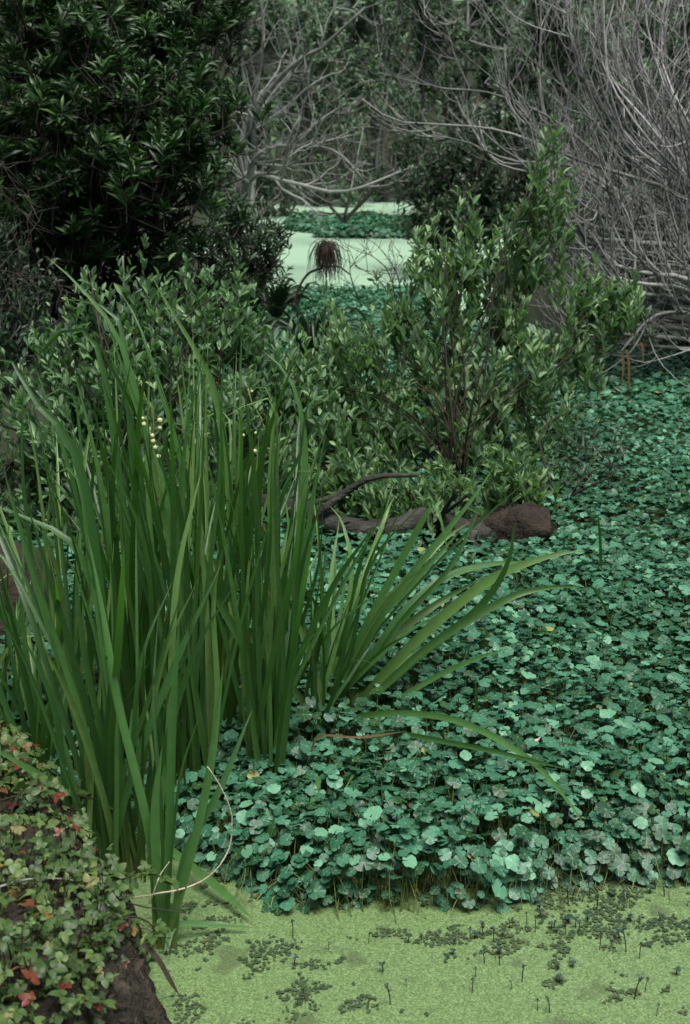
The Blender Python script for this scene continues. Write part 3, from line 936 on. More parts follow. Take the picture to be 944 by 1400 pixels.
# left willow
LB = [B(125, 400, 16, 5.9, 10, asp=2), B(200, 410, 20, 5.9, 14, asp=1.8), B(265, 420, 18, 6.0, 14, asp=2), B(310, 430, 22, 6.0, 18, asp=1.6), B(350, 460, 26, 6.0, 20), B(405, 485, 24, 6.1, 18),
      B(75, 450, 40, 5.9, 26), B(100, 500, 70, 5.9, 60), B(200, 490, 80, 5.9, 95), B(300, 520, 80, 5.9, 95), B(390, 560, 60, 6.0, 55), B(40, 560, 75, 5.7, 65),
      B(150, 600, 100, 5.7, 100), B(270, 620, 100, 5.7, 100), B(380, 640, 60, 5.9, 50), B(20, 650, 70, 5.6, 50), B(100, 690, 80, 5.5, 60), B(430, 540, 35, 6.2, 20), B(-60, 600, 80, 5.7, 40), B(122, 375, 9, 5.9, 8, asp=2.5), B(202, 385, 9, 5.9, 8, asp=2), B(265, 392, 9, 6, 8, asp=2), B(308, 400, 10, 6, 8, asp=2), B(340, 430, 10, 6, 8, asp=2)]
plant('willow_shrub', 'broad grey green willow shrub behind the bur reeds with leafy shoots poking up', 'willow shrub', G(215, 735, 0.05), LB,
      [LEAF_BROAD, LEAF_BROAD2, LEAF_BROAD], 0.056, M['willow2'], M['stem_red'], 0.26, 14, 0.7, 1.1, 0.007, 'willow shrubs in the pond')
# centre willow, larger
CBS = [B(758, 225, 18, 6.6, 11, asp=2.2), B(740, 285, 48, 6.6, 38), B(640, 300, 22, 6.6, 16, asp=1.8), B(690, 310, 30, 6.6, 18), B(585, 340, 38, 6.5, 34), B(650, 380, 75, 6.6, 95),
      B(755, 380, 75, 6.7, 90), B(835, 405, 32, 6.7, 26), B(555, 420, 45, 6.4, 36), B(500, 470, 45, 6.3, 34), B(480, 540, 40, 6.3, 30), B(600, 490, 90, 6.4, 130),
      B(710, 500, 95, 6.5, 130), B(790, 480, 50, 6.6, 36), B(640, 590, 95, 6.3, 120), B(540, 600, 70, 6.2, 70), B(730, 600, 60, 6.4, 50), B(470, 620, 40, 6.2, 25), B(600, 655, 70, 6.1, 45), B(770, 560, 35, 6.5, 20), B(540, 655, 55, 6.1, 45), B(650, 672, 50, 6.1, 40), B(725, 655, 55, 6.3, 45), B(465, 600, 50, 6.2, 40), B(455, 520, 35, 6.3, 26), B(860, 395, 28, 6.7, 24), B(757, 192, 8, 6.6, 8, asp=3), B(642, 268, 9, 6.6, 6, asp=2.5), B(590, 310, 12, 6.5, 8, asp=2)]
CB = []
for c, r, n in CBS:      # the crown stands behind the log
    k = 1 + 0.45 / c[1]
    CB.append((A([0, 0, CAM_H]) + (c - A([0, 0, CAM_H])) * k, tuple(q * 0.92 for q in r), int(n * 0.56)))
CB += [B(445, 455, 40, 6.4, 26), B(440, 540, 45, 6.4, 32), B(435, 610, 45, 6.3, 30), B(500, 560, 60, 6.6, 40), B(500, 660, 45, 5.75, 36), B(560, 680, 40, 5.7, 40), B(630, 684, 42, 5.7, 42), B(700, 668, 45, 5.75, 40), B(450, 650, 40, 5.8, 30)]
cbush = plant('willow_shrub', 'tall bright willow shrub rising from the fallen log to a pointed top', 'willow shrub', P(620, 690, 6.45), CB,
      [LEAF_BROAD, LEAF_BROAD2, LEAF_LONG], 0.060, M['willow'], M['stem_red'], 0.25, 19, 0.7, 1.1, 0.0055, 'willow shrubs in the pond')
# thin twigs with few leaves right of the shrub, over the pennywort
plant('willow_sapling', 'thin sprawling willow sapling over the pennywort right of the fallen log', 'sapling', G(770, 700, 0.05),
      [B(800, 640, 45, 6.4, 16), B(850, 650, 40, 6.5, 12), B(745, 660, 40, 6.3, 14), B(800, 560, 30, 6.8, 8)], LEAF_LONG, 0.05, M['dark_leaf'], M['bark_dark'], 0.25, 9, 0.9, 0.5, 0.006)

# dark laurel on the left
TB = [B(30, 60, 90, 8.4, 70), B(150, 50, 100, 8.6, 120), B(265, 40, 55, 8.8, 50), B(60, 190, 110, 8.4, 90), B(175, 180, 105, 8.2, 140), B(265, 150, 60, 8.6, 60),
      B(240, 230, 60, 8.4, 50), B(130, 290, 100, 8.5, 70), B(30, 320, 80, 8.5, 40), B(230, 310, 70, 8.6, 40), B(-60, 150, 110, 8.6, 50), B(100, -70, 130, 8.8, 120), B(260, -60, 90, 9, 70), B(160, 360, 70, 8.8, 30),
      B(120, 120, 160, 9.6, 160, ry=0.9), B(120, 300, 170, 9.8, 120, ry=0.8), B(0, 250, 140, 9.8, 70, ry=0.8)]
plant('laurel_tree', 'dark glossy evergreen tree with whorled leaves filling the upper left', 'tree', G(90, 520, 0.2), TB,
      [LEAF_WHORL], 0.105, M['laurel'], M['bark_dark'], 0.2, 26, 1.0, 0.9, 0.022, tmin=0.55, clump=4, cspread=0.09, parts=('crown', 'trunk'), sides=6, rnd=(0.38, 0.2))
plant('evergreen_shrub', 'small leaved dark shrub overhanging the left side of the far pool', 'shrub', G(330, 440, 0.2),
      [B(300, 330, 60, 10.5, 70), B(335, 310, 45, 10.8, 60), B(350, 360, 30, 10.8, 45), B(270, 370, 60, 10.3, 60), B(352, 385, 26, 10.6, 36), B(372, 345, 14, 10.8, 14), B(365, 300, 24, 10.8, 26), B(345, 400, 28, 10.6, 30), B(300, 410, 40, 10.4, 40), B(310, 270, 30, 11, 25), B(230, 400, 60, 10, 40)],
      [LEAF_LONG], 0.07, M['dark_leaf'], M['bark_dark'], 0.22, 14, 1.0, 0.6, 0.015)
plant('leafy_shrub', 'ragged dark undergrowth shrub at the left edge below the evergreen tree', 'shrub', G(-20, 560, 0.2),
      [B(15, 320, 25, 7.6, 12), B(10, 380, 45, 7.6, 30), B(50, 420, 40, 7.7, 30), B(-20, 440, 60, 7.6, 30), B(30, 460, 50, 7.5, 30)],
      [LEAF_BROAD], 0.055, M['dark_leaf'], M['bark_grey'], 0.25, 11, 0.9, 0.7, 0.008)

# ------------------------------------------------------------------ leafless shrubs
def bare(name, label, limbs, levels, wmat, r0, cat='dead shrub', group=None, parts=('branches', 'twigs'), wig=0.3, base=None):
    """limbs: explicit 3D polylines; levels: list of (n, t0, t1, angle, length, trop(3), up)"""
    root = empty(name, limbs[0][0] if base is None else base)
    tag(root, label, cat, group)
    br, tw = Acc(), Acc()
    K = 16
    cur = A([catmull(l, K) for l in limbs])
    cr = np.full(len(cur), r0) * rng.uniform(0.7, 1.15, len(cur))
    br.tubes(cur, cr[:, None] * np.linspace(1, 0.3, K)[None], 6, rng.random(len(cur)))
    for li, (n, t0, t1, an, ln, tr, up) in enumerate(levels):
        pos, d, pi, t_ = kids(cur, n, t0, t1, an, up)
        k = 12 if li == 0 else 9
        L = ln * rng.uniform(0.45, 1.3, len(pos)) * (1.15 - 0.5 * t_)
        nx = grow(pos, d, L, k, A(tr, float), wig)
        rr = cr[pi] * (1 - 0.65 * t_) * 0.62
        rr = np.maximum(rr, 0.0026)
        (br if li == 0 else tw).tubes(nx, rr[:, None] * np.linspace(1, 0.35, k)[None], 5 if li == 0 else 4 if li == 1 else 3, rng.random(len(nx)), False)
        cur, cr = nx, rr
    br.build(parts[0], wmat, root)
    tw.build(parts[1], wmat, root)
    return root

W = lambda L: [P(*p) for p in L]
UPW = (0, 0, 1.6)
RG = 'leafless grey shrubs on the right bank'
base_r = P(1090, 470, 9.6)
bare('dead_shrub', 'large leafless grey shrub arching low over the pennywort on the right', [
    W([(1090, 520, 9.6), (960, 470, 9.2), (870, 460, 8.9), (800, 500, 8.7)]),
    W([(1090, 500, 9.6), (960, 380, 9.4), (860, 390, 9.1), (790, 420, 8.9)]),
    W([(1080, 420, 9.6), (944, 278, 9.3), (840, 235, 9.1), (760, 205, 9.0), (700, 140, 9.0), (690, 60, 9.0)]),
    W([(1080, 430, 9.7), (950, 300, 9.5), (850, 300, 9.3), (815, 260, 9.2), (800, 225, 9.2)]),
    W([(1080, 480, 9.7), (960, 340, 9.5), (880, 330, 9.4), (800, 340, 9.2)]),
    W([(1080, 500, 9.6), (980, 440, 9.0), (900, 430, 8.8), (850, 480, 8.6)]),
    W([(1090, 460, 9.8), (980, 330, 9.8), (880, 260, 9.8), (800, 300, 9.7)]),
    W([(1080, 500, 9.7), (960, 420, 9.6), (860, 350, 9.6), (780, 360, 9.6)])] +
    [W([(1085, 505, 9.6), (960 + 10 * math.sin(7 * u), 330 + 150 * u, 9.2 + 0.3 * math.cos(9 * u)), (865 + 20 * math.sin(5 * u), 305 + 165 * u, 9.0 + 0.4 * math.cos(5 * u)),
        (812 - 25 * math.sin(11 * u), 290 + 165 * u, 8.9), (775 - 40 * math.sin(13 * u), 235 + 150 * u + 25 * math.cos(17 * u), 8.9)]) for u in np.linspace(0, 1, 13)],
    [(6, 0.25, 0.95, 0.8, 0.8, (-0.3, 0, 1.5), 0.0), (4, 0.15, 1.0, 0.8, 0.42, (0, 0, 1.3), 0.0), (2, 0.2, 1.0, 0.7, 0.2, (0, 0, 0.9), 0.1)],
    M['bark_grey'], 0.028, group=RG)
bare('dead_shrub', 'pale leafless shrub with dense upright twigs filling the upper right corner', [
    W([(1060, 420, 9.9), (960, 270, 9.6), (880, 150, 9.5), (830, 20, 9.5)]),
    W([(1060, 400, 9.9), (970, 250, 9.7), (920, 120, 9.7), (900, 0, 9.7)]),
    W([(1060, 400, 9.9), (950, 290, 9.5), (850, 190, 9.3), (790, 60, 9.3), (775, -30, 9.3)]),
    W([(1060, 420, 9.9), (1000, 250, 9.4), (950, 120, 9.2), (930, -20, 9.2)]),
    W([(1060, 420, 9.9), (940, 300, 9.6), (840, 160, 9.8), (800, 20, 9.9)]),
    W([(1060, 420, 9.9), (1000, 200, 9.9), (980, 60, 9.8), (960, -60, 9.8)])] +
    [W([(1065, 420, 9.8), (965 + 12 * math.sin(9 * u), 300 - 70 * u, 9.5), (850 + 90 * u + 14 * math.sin(17 * u), 205 - 50 * u, 9.4 + 0.3 * math.sin(13 * u)),
        (785 + 130 * u + 12 * math.cos(23 * u), 100 - 20 * u, 9.3), (772 + 150 * u + 15 * math.sin(31 * u), -10, 9.3), (795 + 150 * u, -90, 9.4)]) for u in np.linspace(0, 1, 20)],
    [(5, 0.25, 0.95, 0.85, 0.7, (-0.2, 0, 1.6), 0.1), (3, 0.1, 1.0, 0.7, 0.4, (0, 0, 1.4), 0.15), (1, 0.2, 1.0, 0.5, 0.24, (0, 0, 0.9), 0.2)],
    M['bark_pale'], 0.013, group=RG, wig=0.45)
bare('dead_shrub', 'leafless shrub reaching left over the dark hollow with long upturned twigs', [
    W([(900, 300, 11.5), (780, 220, 11.2), (690, 180, 11.0), (600, 170, 10.8), (540, 165, 10.6), (495, 135, 10.6)]),
    W([(900, 300, 11.5), (790, 230, 11.2), (700, 220, 11.0), (640, 195, 10.9), (590, 185, 10.9)]),
    W([(900, 300, 11.5), (780, 180, 11.6), (680, 130, 11.5), (600, 120, 11.4), (520, 100, 11.4)]),
    W([(900, 320, 11.5), (800, 240, 11.3), (720, 235, 11.1), (670, 215, 11.0), (655, 165, 11.0)]),
    W([(900, 300, 11.5), (800, 150, 11.6), (700, 60, 11.5), (640, 0, 11.4)]),
    W([(900, 300, 11.5), (780, 240, 11.6), (740, 140, 11.8), (740, 30, 11.9), (735, -40, 12)])],
    [(6, 0.25, 0.98, 0.7, 0.85, (-0.4, 0, 1.6), 0.0), (4, 0.15, 1.0, 0.6, 0.42, (0, 0, 1.2), 0.1), (1, 0.2, 1.0, 0.6, 0.22, (0, 0, 0.9), 0.1)],
    M['bark_grey'], 0.020, group=RG)
# tangled bare tree in the middle distance
bare('bare_tree', 'leaning bare grey tree at the top centre with one thick limb slanting right', [
    W([(325, 330, 15), (345, 230, 14.8), (352, 150, 14.6), (400, 90, 14.4), (440, 65, 14.2), (500, 10, 14)]),
    W([(325, 330, 15), (330, 190, 15), (345, 150, 15), (360, 60, 15), (355, -20, 15)]),
    W([(325, 330, 15), (350, 215, 14.6), (430, 200, 14.2), (470, 215, 14), (500, 250, 13.9)]),
    W([(325, 330, 15), (345, 245, 14.4), (385, 235, 14.1), (395, 190, 14), (410, 160, 14)]),
    W([(325, 330, 15), (330, 240, 15.4), (400, 250, 15.4), (470, 262, 15.2), (560, 230, 15.2)])],
    [(8, 0.3, 1.0, 0.8, 0.9, (0, 0, 0.7), 0.1), (4, 0.1, 1.0, 0.8, 0.5, (0, 0, 0.4), 0.0), (2, 0.2, 1.0, 0.8, 0.28, (0, 0, 0.2), 0.0)],
    M['bark_grey'], 0.034, 'tree', wig=0.5, parts=('trunk', 'twigs'))
bare('bare_tree', 'small dark bare tree drooping its tangled twigs onto the back of the far pool', [
    W([(470, 303, 19), (450, 280, 18.6), (420, 240, 18.4), (400, 200, 18.4)]),
    W([(472, 303, 19), (500, 270, 18.6), (530, 240, 18.4), (560, 260, 18.4)]),
    W([(470, 303, 19), (480, 250, 19), (470, 190, 19), (450, 120, 19)]),
    W([(470, 303, 19), (520, 250, 19.2), (570, 180, 19.2), (580, 100, 19.2)])],
    [(8, 0.2, 1.0, 0.8, 0.9, (0, 0, -0.6), 0.1), (5, 0.1, 1.0, 0.8, 0.55, (0, 0, -0.5), 0.0), (2, 0.2, 1.0, 0.8, 0.3, (0, 0, -0.3), 0.0)],
    M['bark_dark'], 0.024, 'tree', wig=0.5, parts=('trunk', 'twigs'))
bare('dead_twigs', 'fine leafless twigs standing in front of the far duckweed pool', [
    W([(545, 425, 10.5), (530, 370, 10.4), (500, 345, 10.3), (475, 335, 10.3)]),
    W([(548, 425, 10.5), (520, 385, 10.3), (490, 365, 10.2), (462, 350, 10.2)]),
    W([(545, 425, 10.5), (545, 380, 10.4), (520, 340, 10.4), (500, 325, 10.4)]),
    W([(495, 420, 10.6), (480, 380, 10.5), (478, 350, 10.4), (465, 335, 10.4)])],
    [(5, 0.2, 1.0, 0.7, 0.3, (0, 0, 0.5), 0.0), (3, 0.2, 1.0, 0.7, 0.15, (0, 0, 0.3), 0.0)],
    M['bark_dark'], 0.006, 'twigs', wig=0.4)
bare('dead_twigs', 'dry pale twigs hanging at the left edge in front of the evergreen tree', [
    W([(-40, 200, 7.4), (-5, 215, 7.4), (20, 240, 7.4), (40, 262, 7.4)]),
    W([(-40, 200, 7.4), (0, 260, 7.4), (25, 285, 7.4), (30, 340, 7.4)]),
    W([(-60, 380, 7.4), (0, 370, 7.4), (40, 378, 7.4), (90, 380, 7.4)]),
    W([(-60, 420, 7.4), (0, 400, 7.4), (20, 370, 7.4), (38, 330, 7.4)])],
    [(6, 0.2, 1.0, 0.7, 0.3, (0, 0, 0.2), 0.0), (3, 0.2, 1.0, 0.7, 0.15, (0, 0, 0.2), 0.0)],
    M['bark_dark'], 0.003, 'twigs', wig=0.4, base=P(-40, 200, 7.4))

# ------------------------------------------------------------------ far thicket
FG = 'trees of the thicket beyond the pool'
def far_tree(label, px, Y, tops, lm, n, ls=0.12, bark='bark_grey', name='thicket_tree'):
    b = P(px, 300, Y); b[2] = float(ground_h(A([b[0]]), A([b[1]]))[0])
    plant(name, label, 'tree', b, [B(x, y, r, Y + dy, int(n * r * r / 3600), ry=r * Y / FPX * 0.7) for x, y, r, dy in tops],
          [LEAF_FAR], ls, lm, M[bark], 0.5, 22, 1.0, 0.5, 0.05, FG, parts=('crown', 'trunk'), K=5, rnd=(0.45, 0.2))
far_tree('dark leafy tree of the far thicket, just right of the evergreen tree', 340, 22, [(330, 60, 70, 0), (300, 170, 70, 0), (360, 200, 60, 0.5), (340, -40, 80, 0), (300, 260, 45, 0), (390, 250, 35, 1)], M['far_dark'], 45)
far_tree('hazy grey green tree behind the thick slanting bare limb', 430, 25, [(420, 100, 80, 0), (400, 10, 80, 0), (470, 30, 70, 1), (450, 190, 70, 0), (420, 245, 40, 0), (480, 240, 40, 0)], M['far_leaf'], 40, 0.13)
far_tree('yellowish green tree in the middle of the far thicket', 520, 26, [(520, 40, 80, 0), (545, 130, 75, 0), (500, 190, 50, 0), (560, -30, 80, 0), (540, 230, 45, 0)], M['far_leaf'], 42, 0.12)
far_tree('olive tree of the far thicket above the dark hollow', 630, 22, [(620, 60, 80, 0), (660, 130, 60, 0), (640, -30, 80, 0), (600, 140, 50, 0)], M['far_dark'], 42)
far_tree('dark tree of the far thicket behind the tall shrub top', 740, 20, [(730, 80, 80, 0), (760, 10, 90, 0), (780, 160, 70, 0), (720, 180, 60, 0)], M['far_dark'], 45)
far_tree('leafy tree seen through the pale upright twigs', 880, 15, [(850, 60, 80, 0), (930, 120, 80, 0), (870, 190, 70, 0), (940, 10, 90, 0), (800, 250, 60, 0)], M['far_leaf'], 40, 0.09)
plant('evergreen_shrub', 'black green shrub making a dark hollow above the pool on the right', 'shrub', P(630, 330, 15) * A([1, 1, 0]) + A([0, 0, 0.2]),
      [B(600, 225, 55, 15, 90), B(660, 230, 60, 15, 100), B(580, 270, 45, 14.8, 70), B(640, 280, 50, 14.6, 70), B(720, 260, 60, 15, 70), B(690, 180, 50, 15.5, 60), B(560, 200, 35, 15.5, 30)],
      [LEAF_FAR], 0.08, M['dark_leaf'], M['bark_dark'], 0.35, 20, 1.0, 0.5, 0.03)
plant('evergreen_shrub', 'shaded shrub under the leafless branches on the right bank', 'shrub', P(900, 420, 11.3) * A([1, 1, 0]) + A([0, 0, 0.2]),
      [B(830, 330, 60, 11, 50), B(900, 350, 80, 11.2, 70), B(960, 400, 80, 11, 60), B(880, 430, 60, 10.6, 40), B(850, 480, 45, 10.2, 60), B(930, 490, 50, 10, 60), B(800, 470, 35, 10.4, 40), B(780, 300, 50, 11.6, 40), B(950, 280, 80, 11.5, 60)],
      [LEAF_FAR], 0.06, M['dark_leaf'], M['bark_dark'], 0.3, 14, 1.0, 0.5, 0.02)
# wood covering the hillside
acc = Acc()
n = 5200
hx = rng.uniform(-45, 45, n); hy = rng.uniform(27.5, 75, n)
k = np.abs(hx) < 0.5 * hy + 4
hx, hy = hx[k], hy[k]; n = len(hx)
hz = ground_h(hx, hy)
m_ = 26
c = np.stack([hx, hy, hz + rng.uniform(0.5, 3.2, n)], 1)
pos = np.repeat(c, m_, 0) + rand_unit(n * m_) * rng.random((n * m_, 1)) ** 0.4 * A([1.0, 1.0, 0.9])
R = frames(rand_unit(len(pos)), nrm(rng.normal(0, 0.6, (len(pos), 3)) + A([0, -0.2, 0.8])))
acc.inst(LEAF_FAR, pos, R, rng.uniform(0.14, 0.34, len(pos)), np.clip(np.repeat(0.5 + 0.3 * noise(hx, hy, 0.6, 77) + rng.normal(0, .1, n), m_) + rng.normal(0, 0.15, len(pos)), 0, 1))
tag(acc.build('hillside_wood', M['far_leaf']), 'grey green wood covering the slope behind the pool', 'wood', kind='stuff')

# ------------------------------------------------------------------ fallen log with its root mass
def lump(acc, c, rx, ry, rz, amp, seed, seg=26, rg=16, rnd=0.5):
    V, F = sphere((0, 0, 0), 1.0, seg, rg)
    r = np.random.default_rng(seed)
    d = np.ones(len(V))
    for k in range(16):
        a = nrm(r.normal(size=3)); f = r.uniform(2, 13)
        d += amp * np.sin(V @ a * f + r.uniform(0, 6.28)) / (1 + f * 0.12)
    acc.add(V * d[:, None] * A([rx, ry, rz]) + A(c), [F], rnd)

log = empty('fallen_log', G(560, 735, 0.0))
tag(log, 'weathered fallen log half sunk in the pennywort under the tall willow shrub', 'log')
def rough_tube(acc, pts, radii, K=40, sides=18, amp=0.12, seed=1):
    C = catmull(pts, K); rr = np.interp(np.linspace(0, 1, K), np.linspace(0, 1, len(radii)), radii)
    a = Acc(); a.tubes(C[None], rr[None], sides)
    V = a.V[0]; CC = np.repeat(C, sides, 0)
    n = V - CC
    f = 1 + amp * noise(V[:, 0] * 3 + V[:, 2] * 5, V[:, 1] * 5 - V[:, 2] * 3, 9, seed) + amp * 0.5 * noise(V[:, 0] * 4, V[:, 2] * 12, 20, seed + 1)
    acc.add(CC + n * f[:, None], [a.F[4][0], a.F[3][0]], 0.5, a.U[0])
a = Acc()
rough_tube(a, [P(330, 680, 5.78), P(420, 700, 5.68), P(475, 722, 5.58), P(545, 722, 5.56), P(590, 708, 5.60), P(640, 730, 5.53), P(690, 726, 5.53)], [0.03, 0.038, 0.046, 0.044, 0.05, 0.05, 0.07])
a.build('trunk', M['log'], log)
a = Acc()
lump(a, P(700, 728, 5.56), 0.13, 0.12, 0.085, 0.07, 5, 60, 40)
lump(a, P(722, 722, 5.56), 0.065, 0.11, 0.092, 0.08, 6, 50, 30)
V, F = sphere((0, 0, 0), 1, 26, 12)
rough_tube(a, [P(640, 728, 5.53), P(690, 726, 5.53), P(735, 722, 5.53), P(750, 722, 5.53)], [0.05, 0.075, 0.098, 0.080], 40, 30, 0.25, 7)
rmass = a.build('root_mass', M['peat'], log)
a = Acc()
for L, r in (([(650, 728, 5.43), (645, 738, 5.38), (655, 748, 5.34), (664, 752, 5.34)], .016), ([(600, 715, 5.53), (612, 690, 5.43), (622, 675, 5.38), (618, 662, 5.38)], .014),
             ([(610, 700, 5.53), (630, 685, 5.38), (640, 676, 5.33)], .01), ([(650, 735, 5.43), (632, 745, 5.38), (628, 755, 5.36)], .012),
             ([(440, 700, 5.58), (480, 668, 5.58), (515, 652, 5.58), (570, 650, 5.63)], .018), ([(425, 690, 5.58), (470, 672, 5.60), (500, 655, 5.58)], .012)):
    a.tubes(catmull(W(L), 12)[None], (np.linspace(1, 0.45, 12) * r)[None], 7)
a.build('branch_stubs', M['log'], log)
a = Acc()
hair = grow(np.repeat(A(W([(690, 728, 5.48)])), 160, 0) + rng.normal(0, 1, (160, 3)) * A([0.09, 0.05, 0.045]), rand_unit(160) + A([0, -0.5, -0.3]), rng.uniform(0.03, 0.10, 160), 6, A([0, 0, -0.8]), 0.7)
a.tubes(hair, np.full((160, 6), 0.0010), 3, rng.random(160), False)
a.build('rootlets', M['stem_red'], rmass)
a = Acc()
nh = 2200
cc = P(705, 725, 5.56); uu = rand_unit(nh)
h0 = cc + uu * A([0.13, 0.115, 0.085])
hair = grow(h0, uu * 0.6 + rand_unit(nh) * 0.9, rng.uniform(0.015, 0.05, nh), 5, A([0, 0, -0.8]), 0.8)
a.tubes(hair, np.full((nh, 5), 0.0011), 3, rng.random(nh), False)
a.build('root_fibres', M['peat'], rmass)

# brown root mass at the left edge and broken post in the reeds
a = Acc()
lump(a, G(8, 850, 0.14), 0.17, 0.2, 0.28, 0.07, 9)
rm = tag(a.build('stump', M['peat'], None, origin=G(8, 850, 0.0)), 'shaggy brown stump at the left edge behind the reeds', 'stump')
a = Acc()
rough_tube(a, [G(318, 800, 0), P(318, 760, 5.1), P(322, 700, 5.1)], [0.05, 0.035, 0.03], 18, 12, 0.2, 3)
tag(a.build('stump', M['peat'], None, origin=G(318, 800, 0)), 'narrow broken brown stump standing behind the middle of the reeds', 'stump')
a = Acc()
rough_tube(a, [P(168, 460, 6.4), P(170, 400, 6.4), P(168, 350, 6.4)], [0.010, 0.008, 0.004], 12, 7, 0.2, 3)
tag(a.build('dead_stick', M['bark_grey'], None, origin=P(168, 460, 6.4)), 'bare upright stick behind the left willow shoots', 'stick')

# withered hanging tuft on its arching stalk
tf = empty('withered_papyrus', G(405, 420, 0.0))
tag(tf, 'withered brown tuft drooping from an arching stalk against the pale far pool', 'dead plant')
Yt = 10.0
a = Acc()
a.tubes(catmull(W([(400, 425, Yt), (408, 396, Yt), (422, 374, Yt), (444, 364, Yt), (452, 345, Yt), (445, 336, Yt)]), 16)[None], np.full((1, 16), 0.009), 6)
a.tubes(catmull(W([(447, 366, Yt), (462, 364, Yt), (480, 376, Yt)]), 8)[None], np.full((1, 8), 0.006), 6)
a.build('stalk', M['bark_dark'], tf)
a = Acc()
top = P(446, 336, Yt)
n = 260
s0 = np.repeat(top[None], n, 0) + rng.normal(0, 1, (n, 3)) * A([0.016, 0.016, 0.012])
hh = grow(s0, rng.normal(0, 1, (n, 3)) * A([0.22, 0.22, 0.3]) + A([0, 0, 0.2]), rng.uniform(0.10, 0.30, n), 9, A([0, 0, -6]), 0.3)
a.tubes(hh, np.linspace(1, 0.4, 9)[None] * np.full((n, 1), 0.003), 3, rng.random(n), False)
a.build('tuft', M['tuft'], tf)

# red brown strips hanging from the right shrub
for i, (L, lab) in enumerate((([(850, 478, 8.6), (852, 505, 8.6), (846, 540, 8.6)], 'long rust coloured dead strip hanging left from the low grey branches'),
                              ([(857, 478, 8.6), (860, 500, 8.6), (858, 545, 8.6), (853, 572, 8.6)], 'longest rust coloured dead strip hanging over the pennywort'),
                              ([(876, 468, 8.6), (879, 478, 8.6), (878, 500, 8.6)], 'short rust coloured dead strip hanging right from the low grey branches'))):
    V, F, uv = blade_strip(W(L), 0.018, 0.3, 1.2, 10)
    a = Acc(); a.add(V, [F], 0.8, uv)
    tag(a.build('dead_strip', M['reed_dead'], None, origin=P(*L[0])), lab, 'dead leaf', 'rust coloured dead strips')

# dark strap-leaved plants near the pool
def rosette(name, label, base, n, L, wd, spread, mat, droop=0.5, cat='plant', rn=0.2):
    root = empty(name, base); tag(root, label, cat)
    a = Acc()
    for i in range(n):
        az = rng.uniform(0, 6.28); e = rng.uniform(0.2, 1.0) * spread
        l = L * rng.uniform(0.7, 1.15)
        h = A([math.cos(az), math.sin(az), 0])
        pts = [base, base + h * l * 0.25 * e + A([0, 0, l * 0.4]), base + h * l * 0.6 * e + A([0, 0, l * (0.72 - 0.2 * droop * e)]), base + h * l * (0.95 * e) + A([0, 0, l * (0.9 - 0.75 * droop * e)])]
        V, F, uv = blade_strip(pts, wd, rng.uniform(-.6, .6), rng.uniform(-1, 1), 12)
        a.add(V, [F], np.clip(rng.normal(rn, 0.15), 0, 1), uv * A([1, 0.5]) + A([0, 0.5]))
    a.build('leaves', mat, root)
rosette('sedge', 'dark arching sedge clump behind the left willow and below the far pool', G(425, 500, 0.05), 34, 0.62, 0.02, 1.1, M['dark_leaf'], 1.1, 'sedge')
rosette('sedge', 'spiky dark rosette at the left corner of the far pool', G(378, 440, 0.15), 26, 0.42, 0.03, 1.2, M['dark_leaf'], 0.5, 'sedge')
rosette('sedge', 'small stiff sedge beside the drooping brown tuft', G(404, 430, 0.05), 9, 0.36, 0.02, 0.7, M['dark_leaf'], 0.6, 'sedge')

# ------------------------------------------------------------------ bank vegetation: brambles
def toothed(width=0.7):
    ys = A([0, 0.12, 0.25, 0.38, 0.5, 0.62, 0.75, 0.88, 1.0])
    ws = A([0.02, 0.30, 0.42, 0.40, 0.44, 0.34, 0.30, 0.14, 0.01]) * width / 0.8
    V, uv = [], []
    for y, q in zip(ys, ws):
        z = -0.25 * (y - 0.4) ** 2
        V += [[-q, y, z + 0.3 * q], [0, y, z], [q, y, z + 0.3 * q]]
        uv += [[0, y], [0.5, y], [1, y]]
    F = []
    for k in range(len(ys) - 1):
        b_ = 3 * k
        F += [[b_, b_ + 1, b_ + 4, b_ + 3], [b_ + 1, b_ + 2, b_ + 5, b_ + 4]]
    return A(V), [A(F)], A(uv)
TOOTH = toothed()
def trifoliate():
    V, F, U = [], [], []
    n = 0
    for ang, s, off in ((0, 1.0, 0.15), (1.25, 0.8, 0.05), (-1.25, 0.8, 0.05)):
        c, sn = math.cos(ang), math.sin(ang)
        tv = TOOTH[0] * s + A([0, off, 0])
        R = A([[c, -sn, 0], [sn, c, 0], [0, 0, 1]])
        V.append(tv @ R.T); F.append(TOOTH[1][0] + n); U.append(TOOTH[2]); n += len(tv)
    return np.concatenate(V), [np.concatenate(F)], np.concatenate(U)
TRI = trifoliate()

acc, vn = Acc(), Acc()
n0 = 30000
x = rng.uniform(-1.6, -0.1, n0); y = rng.uniform(1.2, 3.7, n0)
d = seg_dist(x, y, BANK) + 0.03 * noise(x, y, 8, 71)
ylim = d > np.where(y < 2.62, 0.10, 0.04)
keep = ylim & (np.abs(x) < 0.27 * y + 0.25) & (rng.random(n0) < 0.62 + 0.5 * noise(x, y, 5, 72))
x, y, d = x[keep], y[keep], d[keep]; n = len(x)
z = bank_h(x, y) + rng.uniform(0.01, 1, n) ** 1.3 * (0.12 + 0.06 * noise(x, y, 6, 74)) * np.clip(d / 0.15, 0.3, 1)
nz = nrm(np.stack([rng.normal(0.15, 0.6, n), rng.normal(-0.15, 0.6, n), np.ones(n)], 1))
R = frames(np.cross(nz, rand_unit(n)), nz)
col = np.clip(rng.normal(0.45, 0.2, n) + 0.22 * noise(x, y, 4, 73) + 0.42 * (rng.random(n) < 0.24), 0, 1)
acc.inst(TRI, np.stack([x, y, z], 1), R, rng.uniform(0.009, 0.026, n), col)
st_ = np.stack([x, y, bank_h(x, y)], 1)
